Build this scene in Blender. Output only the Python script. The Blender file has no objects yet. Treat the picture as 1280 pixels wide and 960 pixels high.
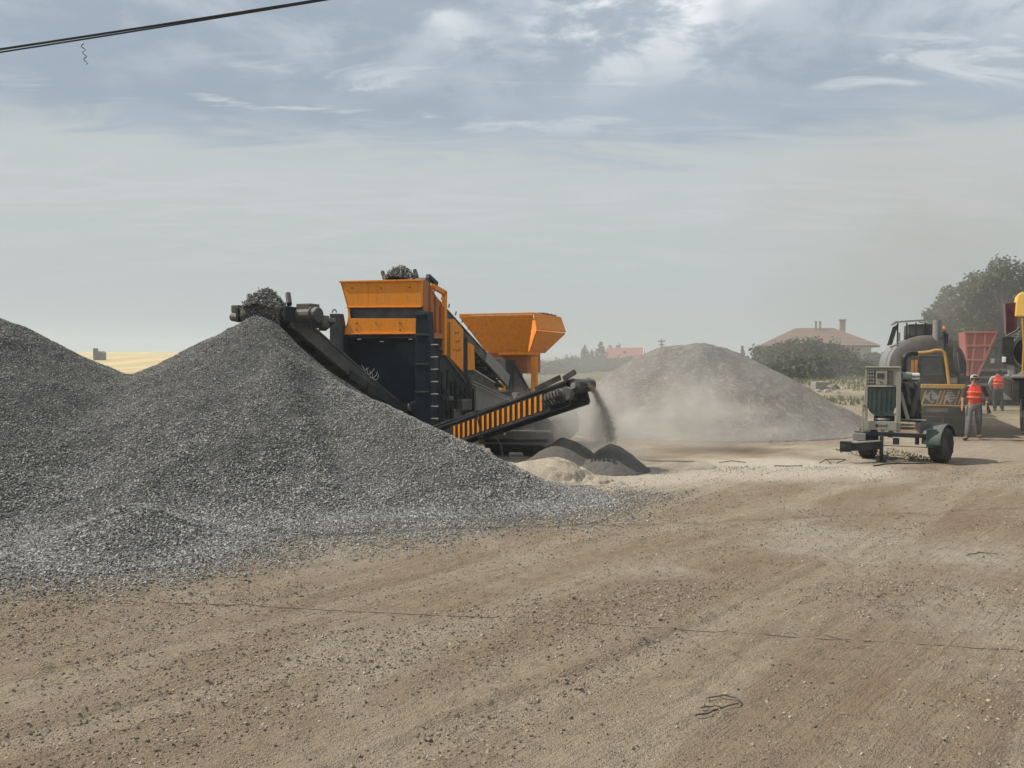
import bpy, math, random
import numpy as np
from mathutils import Vector, Matrix, Euler
R = math.radians
SC = bpy.context.scene
COL = SC.collection

# ------------------------------------------------------------------ camera
F_PX, W_PX, H_PX, PITCH, CAM_Z = 962.0, 1280.0, 960.0, R(1.97), 2.2
cam_d = bpy.data.cameras.new('camera')
cam_d.sensor_width = 36.0
cam_d.lens = 36.0 * F_PX / W_PX
cam_d.clip_start, cam_d.clip_end = 0.1, 12000.0
cam = bpy.data.objects.new('camera', cam_d)
COL.objects.link(cam)
cam.location = (0, 0, CAM_Z)
cam.rotation_euler = (R(90) - PITCH, 0, 0)
SC.camera = cam

# ------------------------------------------------------------------ light
SUN_EL, SUN_AHEAD = R(50), R(10)          # sun stands to the left and a little ahead of the camera
sd = Vector((-math.cos(SUN_AHEAD) * math.cos(SUN_EL), math.sin(SUN_AHEAD) * math.cos(SUN_EL), math.sin(SUN_EL)))
sun_d = bpy.data.lights.new('sun', 'SUN')
sun_d.energy = 4.5
sun_d.angle = R(0.6)
sun_d.color = (1.0, 0.93, 0.82)
sun = bpy.data.objects.new('sun', sun_d)
COL.objects.link(sun)
sun.location = (-30, 10, 40)
sun.rotation_euler = (-sd).to_track_quat('-Z', 'Y').to_euler()
SC.view_settings.view_transform = 'Standard'
SC.view_settings.look = 'None'
SC.view_settings.exposure = 0.16
SC.view_settings.gamma = 1.0
SC.cycles.max_bounces = 6
SC.cycles.diffuse_bounces = 3
SC.cycles.glossy_bounces = 2
SC.cycles.transmission_bounces = 2
SC.cycles.volume_bounces = 1
SC.cycles.transparent_max_bounces = 6
SC.cycles.use_denoising = True

# ------------------------------------------------------------------ node helper
class NT:
    def __init__(s, tree):
        s.t = tree; s.n = tree.nodes; s.l = tree.links
    def node(s, typ, ins=None, **props):
        nd = s.n.new(typ)
        for k, v in props.items(): setattr(nd, k, v)
        for k, v in (ins or {}).items(): s.put(nd.inputs[k], v)
        return nd
    def put(s, sock, v):
        if isinstance(v, bpy.types.NodeSocket): s.l.new(v, sock)
        else: sock.default_value = v
    def math(s, op, a, b=None, c=None, clamp=False):
        nd = s.n.new('ShaderNodeMath'); nd.operation = op; nd.use_clamp = clamp
        for i, v in enumerate((a, b, c)):
            if v is not None: s.put(nd.inputs[i], v)
        return nd.outputs[0]
    def mix(s, fac, a, b, blend='MIX'):
        nd = s.n.new('ShaderNodeMix'); nd.data_type = 'RGBA'; nd.blend_type = blend
        s.put(nd.inputs[0], fac); s.put(nd.inputs[6], a if not isinstance(a, tuple) or len(a) == 4 else (*a, 1)); s.put(nd.inputs[7], b if not isinstance(b, tuple) or len(b) == 4 else (*b, 1))
        return nd.outputs[2]
    def noise(s, vec, scale, detail=4.0, rough=0.55, dist=0.0):
        nd = s.n.new('ShaderNodeTexNoise')
        if vec is not None: s.l.new(vec, nd.inputs['Vector'])
        nd.inputs['Scale'].default_value = scale; nd.inputs['Detail'].default_value = detail
        nd.inputs['Roughness'].default_value = rough; nd.inputs['Distortion'].default_value = dist
        return nd.outputs['Fac']
    def ramp(s, fac, stops):
        nd = s.n.new('ShaderNodeValToRGB'); e = nd.color_ramp.elements
        while len(e) < len(stops): e.new(0.5)
        for el, (p, c) in zip(e, stops):
            el.position = p; el.color = (*c, 1) if not isinstance(c, (int, float)) else (c, c, c, 1)
        s.put(nd.inputs[0], fac)
        return nd.outputs[0]
    def sstep(s, v, a, b):
        nd = s.n.new('ShaderNodeMapRange'); nd.interpolation_type = 'SMOOTHSTEP'
        s.put(nd.inputs[0], v); nd.inputs[1].default_value = a; nd.inputs[2].default_value = b
        nd.inputs[3].default_value = 0; nd.inputs[4].default_value = 1
        return nd.outputs[0]

# ------------------------------------------------------------------ sky: Nishita with a broken cloud deck thinning into horizon haze
world = bpy.data.worlds.new('World'); SC.world = world; world.use_nodes = True
N = NT(world.node_tree); N.n.clear()
sky = N.node('ShaderNodeTexSky', sky_type='NISHITA', sun_disc=False, sun_elevation=SUN_EL,
             sun_rotation=math.atan2(sd.x, sd.y), air_density=1.3, dust_density=3.0, ozone_density=1.0)
tc = N.node('ShaderNodeTexCoord')
sep = N.node('ShaderNodeSeparateXYZ', {0: tc.outputs['Generated']})
el = N.math('MAXIMUM', sep.outputs[2], 0.0)
den = N.math('ADD', el, 0.10)
cx = N.math('DIVIDE', sep.outputs[0], den); cy = N.math('DIVIDE', sep.outputs[1], den)
cv = N.node('ShaderNodeCombineXYZ', {0: cx, 1: cy, 2: 0.0}).outputs[0]
shift = N.node('ShaderNodeVectorMath', {0: cv, 1: (3.3, 1.7, 0.0)}, operation='ADD').outputs[0]
big = N.noise(shift, 1.0, 4.0, 0.55, 0.4)
mid = N.noise(shift, 3.0, 9.0, 0.60, 0.25)
wv = N.node('ShaderNodeVectorMath', {0: shift, 1: (0.8, 2.2, 1.0)}, operation='MULTIPLY').outputs[0]
wisp = N.noise(wv, 2.0, 6.0, 0.6, 0.9)
# deck of grey blue cloud above about 14 degrees, ragged lower edge
edge = N.math('ADD', el, N.math('MULTIPLY', N.math('SUBTRACT', wisp, 0.5), 0.17))
deck = N.sstep(edge, 0.225, 0.285)
SKY_K = 1.0
haze_c = N.mix(N.sstep(el, 0.0, 0.27), (4.35, 4.75, 4.75), (4.75, 5.15, 5.2))
haze_c = N.mix(N.math('MULTIPLY', N.math('MULTIPLY', N.sstep(wisp, 0.42, 0.72), N.sstep(el, 0.05, 0.2)), 0.6), haze_c, (5.5, 5.75, 5.85))
grey_c = N.mix(N.sstep(big, 0.35, 0.65), (3.1, 3.7, 4.4), (3.75, 4.35, 5.0))
grey_c = N.mix(N.math('MULTIPLY', N.math('MULTIPLY', N.sstep(mid, 0.40, 0.66), N.math('ADD', 0.25, N.sstep(el, 0.27, 0.40))), 0.55), grey_c, (5.2, 5.75, 6.3))
puff = N.math('MULTIPLY', N.sstep(mid, 0.46, 0.60), N.sstep(big, 0.40, 0.56))
puff = N.math('MULTIPLY', puff, N.sstep(el, 0.31, 0.41))
deck_c = N.mix(puff, grey_c, (8.3, 8.5, 8.7))
bluehole = N.math('MULTIPLY', N.sstep(mid, 0.46, 0.34), N.sstep(big, 0.5, 0.62))
skyb = N.mix(0.55, sky.outputs[0], (3.2, 4.2, 5.2))
strk = N.math('MULTIPLY', N.math('MULTIPLY', N.sstep(wisp, 0.53, 0.66), N.sstep(el, 0.26, 0.30)), N.sstep(el, 0.38, 0.32))
deck_c = N.mix(N.math('MULTIPLY', strk, 0.75), deck_c, (5.9, 6.3, 6.6))
deck_c = N.mix(N.math('MULTIPLY', bluehole, N.sstep(el, 0.30, 0.42)), deck_c, skyb)
col = N.mix(deck, haze_c, deck_c)
bg = N.node('ShaderNodeBackground', {'Color': col, 'Strength': 0.1})
out = N.node('ShaderNodeOutputWorld', {0: bg.outputs[0]})
world.cycles_visibility.camera = True

# ------------------------------------------------------------------ pixel to place
def ray(px, py):
    u, v = (px - W_PX / 2) / F_PX, (H_PX / 2 - py) / F_PX
    return Vector((u, math.cos(PITCH) + v * math.sin(PITCH), -math.sin(PITCH) + v * math.cos(PITCH)))
CAM = Vector((0, 0, CAM_Z))
def at(px, py, D):
    d = ray(px, py); return CAM + d * (D / d.y)
def ground_at(px, py, z=0.0):
    d = ray(px, py); return CAM + d * ((z - CAM_Z) / d.z)
class Frame:
    """A thing's own axes: x to its right, y away along its length, z up."""
    def __init__(s, loc, theta):
        s.loc = Vector(loc); s.theta = theta
        s.M = Matrix.Translation(s.loc) @ Matrix.Rotation(-theta, 4, 'Z'); s.I = s.M.inverted()
        s.o = s.I @ CAM
    def _hit(s, px, py, ax, c):
        d = s.I.to_3x3() @ ray(px, py)
        return s.o + d * ((c - s.o[ax]) / d[ax])
    def x(s, px, py, c): return s._hit(px, py, 0, c)
    def y(s, px, py, c): return s._hit(px, py, 1, c)
    def z(s, px, py, c): return s._hit(px, py, 2, c)

# ------------------------------------------------------------------ mesh builder
class MB:
    def __init__(s): s.v = []; s.f = []
    def add(s, vs, fs):
        o = len(s.v); s.v += [tuple(p) for p in vs]; s.f += [tuple(i + o for i in f) for f in fs]; return s
    def box(s, c, size, rot=None):
        hx, hy, hz = size[0] / 2, size[1] / 2, size[2] / 2
        c = Vector(c); m = rot.to_matrix() if isinstance(rot, Euler) else rot
        P = [Vector((x, y, z)) for z in (-hz, hz) for y in (-hy, hy) for x in (-hx, hx)]
        if m is not None: P = [m @ p for p in P]
        return s.add([c + p for p in P], [(0, 2, 3, 1), (4, 5, 7, 6), (0, 1, 5, 4), (2, 6, 7, 3), (0, 4, 6, 2), (1, 3, 7, 5)])
    def span(s, a, b):
        return s.box([(a[i] + b[i]) / 2 for i in range(3)], [abs(a[i] - b[i]) for i in range(3)])
    def beam(s, p0, p1, w, h, up=(0, 0, 1)):
        p0, p1 = Vector(p0), Vector(p1); d = p1 - p0; L = d.length
        if L < 1e-6: return s
        d /= L; side = d.cross(Vector(up))
        if side.length < 1e-4: side = d.cross(Vector((1, 0, 0)))
        side.normalize(); u = side.cross(d)
        m = Matrix((side, d, u)).transposed()
        return s.box((p0 + p1) / 2, (w, L, h), m)
    def cyl(s, p0, p1, r0, r1=None, n=14, cap=True):
        p0, p1 = Vector(p0), Vector(p1); r1 = r0 if r1 is None else r1
        d = (p1 - p0).normalized(); a = d.orthogonal().normalized(); b = d.cross(a)
        vs = []
        for p, r in ((p0, r0), (p1, r1)):
            for i in range(n):
                t = 2 * math.pi * i / n; vs.append(p + a * (r * math.cos(t)) + b * (r * math.sin(t)))
        fs = [(i, (i + 1) % n, n + (i + 1) % n, n + i) for i in range(n)]
        if cap: fs += [tuple(range(n - 1, -1, -1)), tuple(range(n, 2 * n))]
        return s.add(vs, fs)
    def tube(s, pts, r, n=7, cap=True):
        pts = [Vector(p) for p in pts]; rs = r if isinstance(r, (list, tuple)) else [r] * len(pts)
        vs = []; a = None
        for i, p in enumerate(pts):
            d = (pts[min(i + 1, len(pts) - 1)] - pts[max(i - 1, 0)]).normalized()
            if a is None: a = d.orthogonal().normalized()
            a = a - d * a.dot(d)
            if a.length < 1e-5: a = d.orthogonal()
            a.normalize(); b = d.cross(a)
            for k in range(n):
                t = 2 * math.pi * k / n; vs.append(p + a * (rs[i] * math.cos(t)) + b * (rs[i] * math.sin(t)))
        fs = []
        for i in range(len(pts) - 1):
            for k in range(n):
                fs.append((i * n + k, i * n + (k + 1) % n, (i + 1) * n + (k + 1) % n, (i + 1) * n + k))
        if cap: fs += [tuple(range(n - 1, -1, -1)), tuple(range((len(pts) - 1) * n, len(pts) * n))]
        return s.add(vs, fs)
    def prism(s, poly, vec):
        poly = [Vector(p) for p in poly]; vec = Vector(vec); n = len(poly)
        nrm = Vector((0, 0, 0))
        for i in range(n): nrm += poly[i].cross(poly[(i + 1) % n])
        if nrm.dot(vec) > 0: poly = poly[::-1]
        vs = poly + [p + vec for p in poly]
        fs = [tuple(range(n))] + [tuple(range(2 * n - 1, n - 1, -1))] + [((i + 1) % n, i, n + i, n + (i + 1) % n) for i in range(n)]
        return s.add(vs, fs)
    def lathe(s, c, axis, prof, n=24):
        """prof: list of (distance along axis, radius)."""
        c = Vector(c); d = Vector(axis).normalized(); a = d.orthogonal().normalized(); b = d.cross(a); vs = []
        for h, r in prof:
            for i in range(n):
                t = 2 * math.pi * i / n; vs.append(c + d * h + a * (r * math.cos(t)) + b * (r * math.sin(t)))
        m = len(prof)
        fs = [(j * n + i, j * n + (i + 1) % n, (j + 1) * n + (i + 1) % n, (j + 1) * n + i) for j in range(m - 1) for i in range(n)]
        if prof[0][1] > 1e-4: fs.append(tuple(range(n - 1, -1, -1)))
        if prof[-1][1] > 1e-4: fs.append(tuple(range((m - 1) * n, m * n)))
        return s.add(vs, fs)
    def ball(s, c, r, n=12, m=8, jit=0.0, seed=0):
        rnd = random.Random(seed); c = Vector(c); r = (r, r, r) if isinstance(r, (int, float)) else r; vs = []
        for j in range(m + 1):
            ph = math.pi * j / m
            for i in range(n):
                th = 2 * math.pi * i / n; k = 1 + jit * (rnd.random() - 0.5) * (0 < j < m)
                vs.append(c + Vector((r[0] * math.sin(ph) * math.cos(th) * k, r[1] * math.sin(ph) * math.sin(th) * k, r[2] * math.cos(ph) * k)))
        fs = [(j * n + i, (j + 1) * n + i, (j + 1) * n + (i + 1) % n, j * n + (i + 1) % n) for j in range(m) for i in range(n)]
        return s.add(vs, fs)
    def mesh(s, name):
        me = bpy.data.meshes.new(name); me.from_pydata(s.v, [], s.f); me.update(); return me
    def build(s, name, mat, parent=None, bevel=0.0, smooth=False, label=None):
        me = s.mesh(name); me.materials.append(mat)
        if smooth: me.polygons.foreach_set('use_smooth', [True] * len(me.polygons))
        o = bpy.data.objects.new(name, me); COL.objects.link(o)
        if parent is not None: o.parent = parent
        if bevel:
            b = o.modifiers.new('edge', 'BEVEL'); b.width = bevel; b.segments = 2; b.limit_method = 'ANGLE'; b.angle_limit = R(35)
        if smooth:
            w = o.modifiers.new('split', 'EDGE_SPLIT'); w.split_angle = R(42)
        if label: o['label'] = label
        return o

def tag(o, label=None, cat=None, group=None, kind=None):
    for k, v in (('label', label), ('category', cat), ('group', group), ('kind', kind)):
        if v: o[k] = v
    return o
def thing(name, loc, theta=0.0, label=None, cat=None, group=None):
    o = bpy.data.objects.new(name, None); COL.objects.link(o)
    o.location = loc; o.rotation_euler = (0, 0, -theta); o.empty_display_size = 0.3
    return tag(o, label, cat, group)
def copy_part(src, parent=None, loc=None, rot=None):
    c = src.copy(); COL.objects.link(c)
    if parent is not None: c.parent = parent
    if loc is not None: c.location = loc
    if rot is not None: c.rotation_euler = rot
    return c
def np_mesh(name, verts, faces, mat, parent=None, smooth=False):
    me = bpy.data.meshes.new(name)
    verts = np.asarray(verts, dtype=np.float32); faces = np.asarray(faces, dtype=np.int32); k = faces.shape[1]
    me.vertices.add(len(verts)); me.vertices.foreach_set('co', verts.ravel())
    me.loops.add(faces.size); me.loops.foreach_set('vertex_index', faces.ravel())
    me.polygons.add(len(faces)); me.polygons.foreach_set('loop_start', np.arange(0, faces.size, k, dtype=np.int32))
    if smooth: me.polygons.foreach_set('use_smooth', np.ones(len(faces), dtype=bool))
    me.materials.append(mat); me.update(calc_edges=True); me.validate()
    o = bpy.data.objects.new(name, me); COL.objects.link(o)
    if parent is not None: o.parent = parent
    return o

# ------------------------------------------------------------------ numpy noise
_rs = np.random.RandomState(7); _lat = _rs.rand(256, 256)
def vnoise(x, y):
    xi = np.floor(x).astype(int); yi = np.floor(y).astype(int); fx = x - xi; fy = y - yi
    fx = fx * fx * (3 - 2 * fx); fy = fy * fy * (3 - 2 * fy)
    g = lambda a, b: _lat[a & 255, b & 255]
    return (g(xi, yi) * (1 - fx) + g(xi + 1, yi) * fx) * (1 - fy) + (g(xi, yi + 1) * (1 - fx) + g(xi + 1, yi + 1) * fx) * fy
def fbm(x, y, o=4, gain=0.5):
    s = 0; a = 1; t = 0
    for k in range(o):
        s = s + a * vnoise(x * 2 ** k + 17.3 * k, y * 2 ** k + 9.1 * k); t += a; a *= gain
    return s / t
def sst(v, a, b):
    t = np.clip((v - a) / (b - a), 0, 1); return t * t * (3 - 2 * t)

# ------------------------------------------------------------------ materials
def new_mat(name):
    m = bpy.data.materials.new(name); m.use_nodes = True; n = NT(m.node_tree); n.n.clear()
    b = n.node('ShaderNodeBsdfPrincipled'); o = n.node('ShaderNodeOutputMaterial', {0: b.outputs[0]})
    return m, n, b
DUST = (0.33, 0.29, 0.235)
def paint(name, c, rough=0.5, metal=0.0, dust=0.35, wear=0.25, scale=1.0, spec=0.4, bump=0.15, dark=0.6):
    """Painted or bare steel with grime, streaks and settled dust."""
    m, n, b = new_mat(name)
    tc = n.node('ShaderNodeTexCoord').outputs['Object']
    n1 = n.noise(tc, 2.3 * scale, 6, 0.62); n2 = n.noise(tc, 14 * scale, 5, 0.6)
    st = n.node('ShaderNodeVectorMath', {0: tc, 1: (7.0, 7.0, 0.7)}, operation='MULTIPLY').outputs[0]
    n3 = n.noise(st, 1.6 * scale, 5, 0.6)
    base = n.mix(n.math('MULTIPLY', n.sstep(n3, 0.45, 0.75), wear), c, tuple(v * dark for v in c))
    base = n.mix(n.math('MULTIPLY', n.sstep(n2, 0.5, 0.72), wear * 0.6), base, tuple(v * 0.5 + 0.012 for v in c))
    geo = n.node('ShaderNodeNewGeometry'); nz = n.node('ShaderNodeSeparateXYZ', {0: geo.outputs['Normal']}).outputs[2]
    settle = n.math('MULTIPLY', n.sstep(nz, 0.2, 0.9), 0.55)
    dm = n.math('ADD', n.math('MULTIPLY', n.sstep(n1, 0.38, 0.75), dust), n.math('MULTIPLY', settle, min(1.0, dust * 2)), clamp=True)
    base = n.mix(dm, base, DUST)
    n.put(b.inputs['Base Color'], base)
    n.put(b.inputs['Roughness'], n.math('ADD', n.math('MULTIPLY', dm, 0.4), n.math('ADD', rough, n.math('MULTIPLY', n.math('SUBTRACT', n2, 0.5), 0.25)), clamp=True))
    b.inputs['Metallic'].default_value = metal
    b.inputs['Specular IOR Level'].default_value = spec
    bp = n.node('ShaderNodeBump', {'Strength': bump, 'Distance': 0.02, 'Height': n2}); n.put(b.inputs['Normal'], bp.outputs[0])
    return m
M = {}
M['orange'] = paint('orange_paint', (0.78, 0.26, 0.010), 0.55, dust=0.10, wear=0.7, spec=0.2)
M['orange_rust'] = paint('rusty_orange_paint', (0.42, 0.13, 0.03), 0.6, dust=0.2, wear=0.6)
M['yellow'] = paint('yellow_paint', (0.46, 0.25, 0.025), 0.55, dust=0.28, wear=0.7)
M['yellow_clean'] = paint('clean_yellow_paint', (0.80, 0.50, 0.10), 0.4, dust=0.08, wear=0.15)
M['navy'] = paint('navy_steel', (0.007, 0.014, 0.026), 0.55, dust=0.015, wear=0.35, dark=0.5, spec=0.18)
M['dark'] = paint('dark_steel', (0.018, 0.023, 0.027), 0.55, spec=0.25, dust=0.12, wear=0.4)
M['dark_dusty'] = paint('dusty_dark_steel', (0.05, 0.052, 0.052), 0.6, dust=0.35, wear=0.4)
M['grey'] = paint('grey_steel', (0.22, 0.22, 0.21), 0.5, dust=0.35, wear=0.4)
M['dusty'] = paint('dusty_grey_steel', (0.2, 0.19, 0.18), 0.8, dust=0.6, wear=0.3)
M['galv'] = paint('bare_metal', (0.5, 0.5, 0.49), 0.35, metal=0.7, dust=0.15, wear=0.3)
M['black'] = paint('black_paint', (0.012, 0.012, 0.013), 0.5, dust=0.08, wear=0.3)
M['rubber'] = paint('rubber', (0.022, 0.022, 0.023), 0.8, dust=0.22, wear=0.3, spec=0.25, bump=0.35)
M['belt'] = paint('belt_rubber', (0.05, 0.05, 0.05), 0.8, dust=0.25, wear=0.3, spec=0.2)
M['white'] = paint('white_paint', (0.68, 0.68, 0.65), 0.5, dust=0.25, wear=0.3)
M['cream'] = paint('cream_paint', (0.27, 0.265, 0.215), 0.5, dust=0.15, wear=0.45)
M['green'] = paint('dark_green_paint', (0.018, 0.045, 0.042), 0.5, dust=0.16, wear=0.4)
M['red'] = paint('faded_red_paint', (0.42, 0.13, 0.10), 0.65, dust=0.3, wear=0.4)
M['maroon'] = paint('maroon_paint', (0.09, 0.012, 0.014), 0.5, dust=0.1, wear=0.3)
M['silver'] = paint('silver_tank_skin', (0.27, 0.27, 0.265), 0.4, metal=0.5, dust=0.3, wear=0.35)
M['tar'] = paint('tarred_steel', (0.045, 0.040, 0.040), 0.65, dust=0.18, wear=0.5)
M['hivis'] = paint('red_orange_fabric', (0.72, 0.045, 0.035), 0.85, dust=0.05, wear=0.2, scale=4, spec=0.1)
M['trouser'] = paint('grey_cloth', (0.11, 0.115, 0.12), 0.9, dust=0.25, wear=0.4, scale=4, spec=0.1)
M['trouser_dark'] = paint('dark_cloth', (0.035, 0.038, 0.042), 0.9, dust=0.12, wear=0.4, scale=4, spec=0.1)
M['shirt'] = paint('black_cloth', (0.03, 0.02, 0.022), 0.9, dust=0.08, wear=0.3, scale=4, spec=0.1)
M['shirt_light'] = paint('pale_cloth', (0.38, 0.39, 0.40), 0.9, dust=0.08, wear=0.2, scale=4, spec=0.1)
M['skin'] = paint('skin', (0.36, 0.19, 0.13), 0.6, dust=0.03, wear=0.1, scale=4)
M['hair'] = paint('dark_hair', (0.015, 0.012, 0.01), 0.7, dust=0.02, wear=0.1, scale=4)
M['boot'] = paint('brown_boot_leather', (0.05, 0.035, 0.025), 0.8, dust=0.3, wear=0.3, scale=4)
M['lamp_orange'] = paint('orange_plastic', (0.75, 0.22, 0.03), 0.35, dust=0.1, wear=0.1)
M['glass'] = paint('dark_glass', (0.02, 0.024, 0.028), 0.12, dust=0.15, wear=0.1, spec=0.6, bump=0.02)
M['wall'] = paint('rendered_wall', (0.52, 0.48, 0.43), 0.9, dust=0.2, wear=0.3, spec=0.1)
M['tile_red'] = paint('roof_tile_red', (0.36, 0.095, 0.08), 0.85, dust=0.15, wear=0.4, spec=0.1)
M['tile_brown'] = paint('roof_tile_brown', (0.20, 0.105, 0.082), 0.85, dust=0.2, wear=0.4, spec=0.1)
M['concrete'] = paint('concrete', (0.25, 0.245, 0.235), 0.9, dust=0.3, wear=0.3, spec=0.1)
M['bark'] = paint('bark', (0.07, 0.055, 0.042), 0.95, dust=0.1, wear=0.5, spec=0.1, bump=0.6)
M['wood'] = paint('weathered_wood', (0.06, 0.045, 0.035), 0.9, dust=0.2, wear=0.4, spec=0.1, bump=0.4)

def leaf_mat(name, c1, c2):
    m, n, b = new_mat(name)
    geo = n.node('ShaderNodeNewGeometry')
    n.put(b.inputs['Base Color'], n.mix(geo.outputs['Random Per Island'], c1, c2))
    b.inputs['Roughness'].default_value = 0.7; b.inputs['Specular IOR Level'].default_value = 0.2
    return m
M['leaf'] = leaf_mat('broadleaf_foliage', (0.035, 0.055, 0.022), (0.075, 0.105, 0.045))
M['leaf_dark'] = leaf_mat('shrub_foliage', (0.03, 0.042, 0.022), (0.065, 0.08, 0.042))
M['needle'] = leaf_mat('conifer_foliage', (0.02, 0.03, 0.02), (0.045, 0.06, 0.036))
M['grass'] = leaf_mat('dry_grass', (0.17, 0.15, 0.07), (0.10, 0.12, 0.05))

def stone_mat(name, stops, rough=0.9):
    m, n, b = new_mat(name)
    oi = n.node('ShaderNodeObjectInfo'); tc = n.node('ShaderNodeTexCoord').outputs['Object']
    c = n.ramp(oi.outputs['Random'], stops)
    c = n.mix(n.math('MULTIPLY', n.noise(tc, 5.0, 3), 0.4), c, (0.22, 0.20, 0.165))
    pn = n.noise(oi.outputs['Location'], 0.55, 4, 0.62, 0.8)      # damp and dusty patches over a heap
    c = n.mix(n.math('MULTIPLY', n.sstep(pn, 0.50, 0.66), 0.42), c, n.mix(0.5, c, (0.34, 0.33, 0.30)))
    c = n.mix(n.math('MULTIPLY', n.sstep(pn, 0.46, 0.34), 0.45), c, n.mix(0.6, c, (0.06, 0.06, 0.058)))
    n.put(b.inputs['Base Color'], c); b.inputs['Roughness'].default_value = rough; b.inputs['Specular IOR Level'].default_value = 0.25
    return m
M['stone'] = stone_mat('crushed_grey_stone', [(0.0, (0.06, 0.06, 0.058)), (0.3, (0.15, 0.15, 0.144)), (0.6, (0.25, 0.249, 0.238)), (0.85, (0.38, 0.377, 0.36)), (1.0, (0.54, 0.53, 0.495))])
M['clod'] = stone_mat('loose_clods', [(0.0, (0.07, 0.052, 0.037)), (0.35, (0.18, 0.14, 0.10)), (0.75, (0.32, 0.26, 0.19)), (1.0, (0.44, 0.37, 0.28))])
M['grain'] = stone_mat('falling_grains', [(0.0, (0.24, 0.21, 0.17)), (0.5, (0.36, 0.32, 0.26)), (1.0, (0.5, 0.45, 0.37))])

def heap_mat(name, c1, c2, c3, fine=60.0, patch=0.5, bumpd=0.03):
    m, n, b = new_mat(name)
    tc = n.node('ShaderNodeTexCoord').outputs['Object']
    a = n.noise(tc, patch, 5, 0.6, 0.4); f = n.noise(tc, fine, 3, 0.7); g = n.noise(tc, fine * 0.22, 5, 0.7)
    c = n.mix(n.sstep(a, 0.40, 0.62), c1, c2)
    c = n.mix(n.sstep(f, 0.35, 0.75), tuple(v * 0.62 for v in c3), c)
    c = n.mix(n.math('MULTIPLY', n.sstep(g, 0.5, 0.7), 0.5), c, tuple(min(1, v * 1.35) for v in c3))
    n.put(b.inputs['Base Color'], c); b.inputs['Roughness'].default_value = 0.95; b.inputs['Specular IOR Level'].default_value = 0.1
    bp = n.node('ShaderNodeBump', {'Strength': 0.7, 'Distance': bumpd, 'Height': n.math('ADD', f, g)}); n.put(b.inputs['Normal'], bp.outputs[0])
    return m
M['heap_grey'] = heap_mat('gravel_bed', (0.11, 0.11, 0.105), (0.14, 0.138, 0.13), (0.125, 0.124, 0.118), 40)  # bed colour darkened to stand for shade in the gaps between stones
M['heap_mid'] = heap_mat('dusty_aggregate', (0.25, 0.246, 0.232), (0.29, 0.255, 0.215), (0.27, 0.255, 0.23), 22, 0.35, 0.05)
M['fines_pale'] = heap_mat('pale_stone_fines', (0.46, 0.40, 0.31), (0.40, 0.345, 0.265), (0.42, 0.36, 0.28), 45, 1.6, 0.012)
M['fines_shaded'] = heap_mat('shaded_stone_fines', (0.13, 0.125, 0.115), (0.16, 0.15, 0.135), (0.14, 0.133, 0.12), 70, 2.0, 0.008)  # same fines as the pale heap, conveyor shade painted into the colour

# ================================================================== GROUND
def tracks(x, y):
    """Tyre tracks sweeping across the yard: relief and a 0..1 mask of packed dirt."""
    s = (x - y) / math.sqrt(2); t = (x + y) / math.sqrt(2); h = np.zeros(np.shape(x)); mk = np.zeros(np.shape(x))
    for s0, amp, fr, ph, w, dp in ((-5.3, .5, .20, .3, .30, .020), (-3.75, .5, .20, .3, .30, .020), (-2.9, .8, .16, 2.0, .26, .016), (-1.2, .8, .16, 2.0, .26, .016),
                                   (-4.6, 1.2, .13, 4.2, .34, .018), (-6.9, 1.0, .15, 1.2, .30, .018), (.3, .7, .18, 5.0, .30, .016), (-.3, 1.5, .11, .8, .28, .014)):
        d = s - s0 - amp * np.sin(fr * t + ph) - .12 * (fbm(t * .5 + s0, s * 0 + 3, 2) - .5)
        m = (1 - sst(np.abs(d), w * .35, w * .62)) * (0.35 + 0.65 * sst(fbm(t * .35 + s0 * 7, s * .3, 3), .38, .58))
        rim = np.exp(-((np.abs(d) - w * .68) / (w * .16)) ** 2)
        tread = np.sin(t * 52.0 + np.sign(d) * d * 16.0) * .0055 * sst(fbm(t * .8 + s0, s, 2), .42, .6)
        h = h + m * (-dp + tread) + rim * dp * .45; mk = np.maximum(mk, m)
    return h, mk
def rut_height(x, y):
    s = (x - y) / math.sqrt(2); t = (x + y) / math.sqrt(2)
    s = s + 0.5 * (fbm(t * 0.09 + 3, s * 0.05, 2) - 0.5) * 4
    a = fbm(s * 1.3 + 11, t * 0.10, 3); b = fbm(s * 4.5 + 5, t * 0.22 + 40, 3)
    h = tracks(x, y)[0] + (a - 0.5) * 0.045 + (b - 0.5) * 0.04 + (fbm(s * 13.0, t * 1.1, 2) - 0.5) * 0.016
    return h
def ground_height(x, y):
    near = 1 - sst(y, 14, 26)
    h = rut_height(x, y) * near + (fbm(x * 0.9, y * 0.9, 4) - 0.5) * 0.05 * (1 - sst(y, 25, 60))
    h = h + (fbm(x * 7.0, y * 7.0, 3) - 0.5) * 0.022 * (1 - sst(y, 8, 14))
    h = h + ((fbm(x * 21.0, y * 21.0, 3) - 0.5) * 0.016 + np.maximum(fbm(x * 11.0 + 50, y * 11.0, 3) - 0.60, 0) * 0.09) * (1 - sst(y, 6.5, 11))
    flat = sst(y, 12.5, 15.5) * (1 - sst(y, 40, 80))
    return h * (1 - 0.6 * flat)
def axis_pts(lo, hi, d0, grow, far_lo, far_hi):
    a = list(np.arange(lo, hi, d0)); d = d0
    v = hi
    while v < far_hi: a.append(v); d *= grow; v += d
    a.append(far_hi); d = d0; v = lo; pre = []
    while v > far_lo:
        d *= grow; v -= d; pre.append(max(v, far_lo))
    return np.array(sorted(set(pre + a)))
gx = axis_pts(-6.0, 7.0, 0.03, 1.10, -5000, 5000)
gy = axis_pts(3.3, 7.0, 0.02, 1.012, -60, 22.0)
gy = np.concatenate([gy, axis_pts(23.0, 40.0, 0.6, 1.15, 22.6, 7000)])
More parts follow.
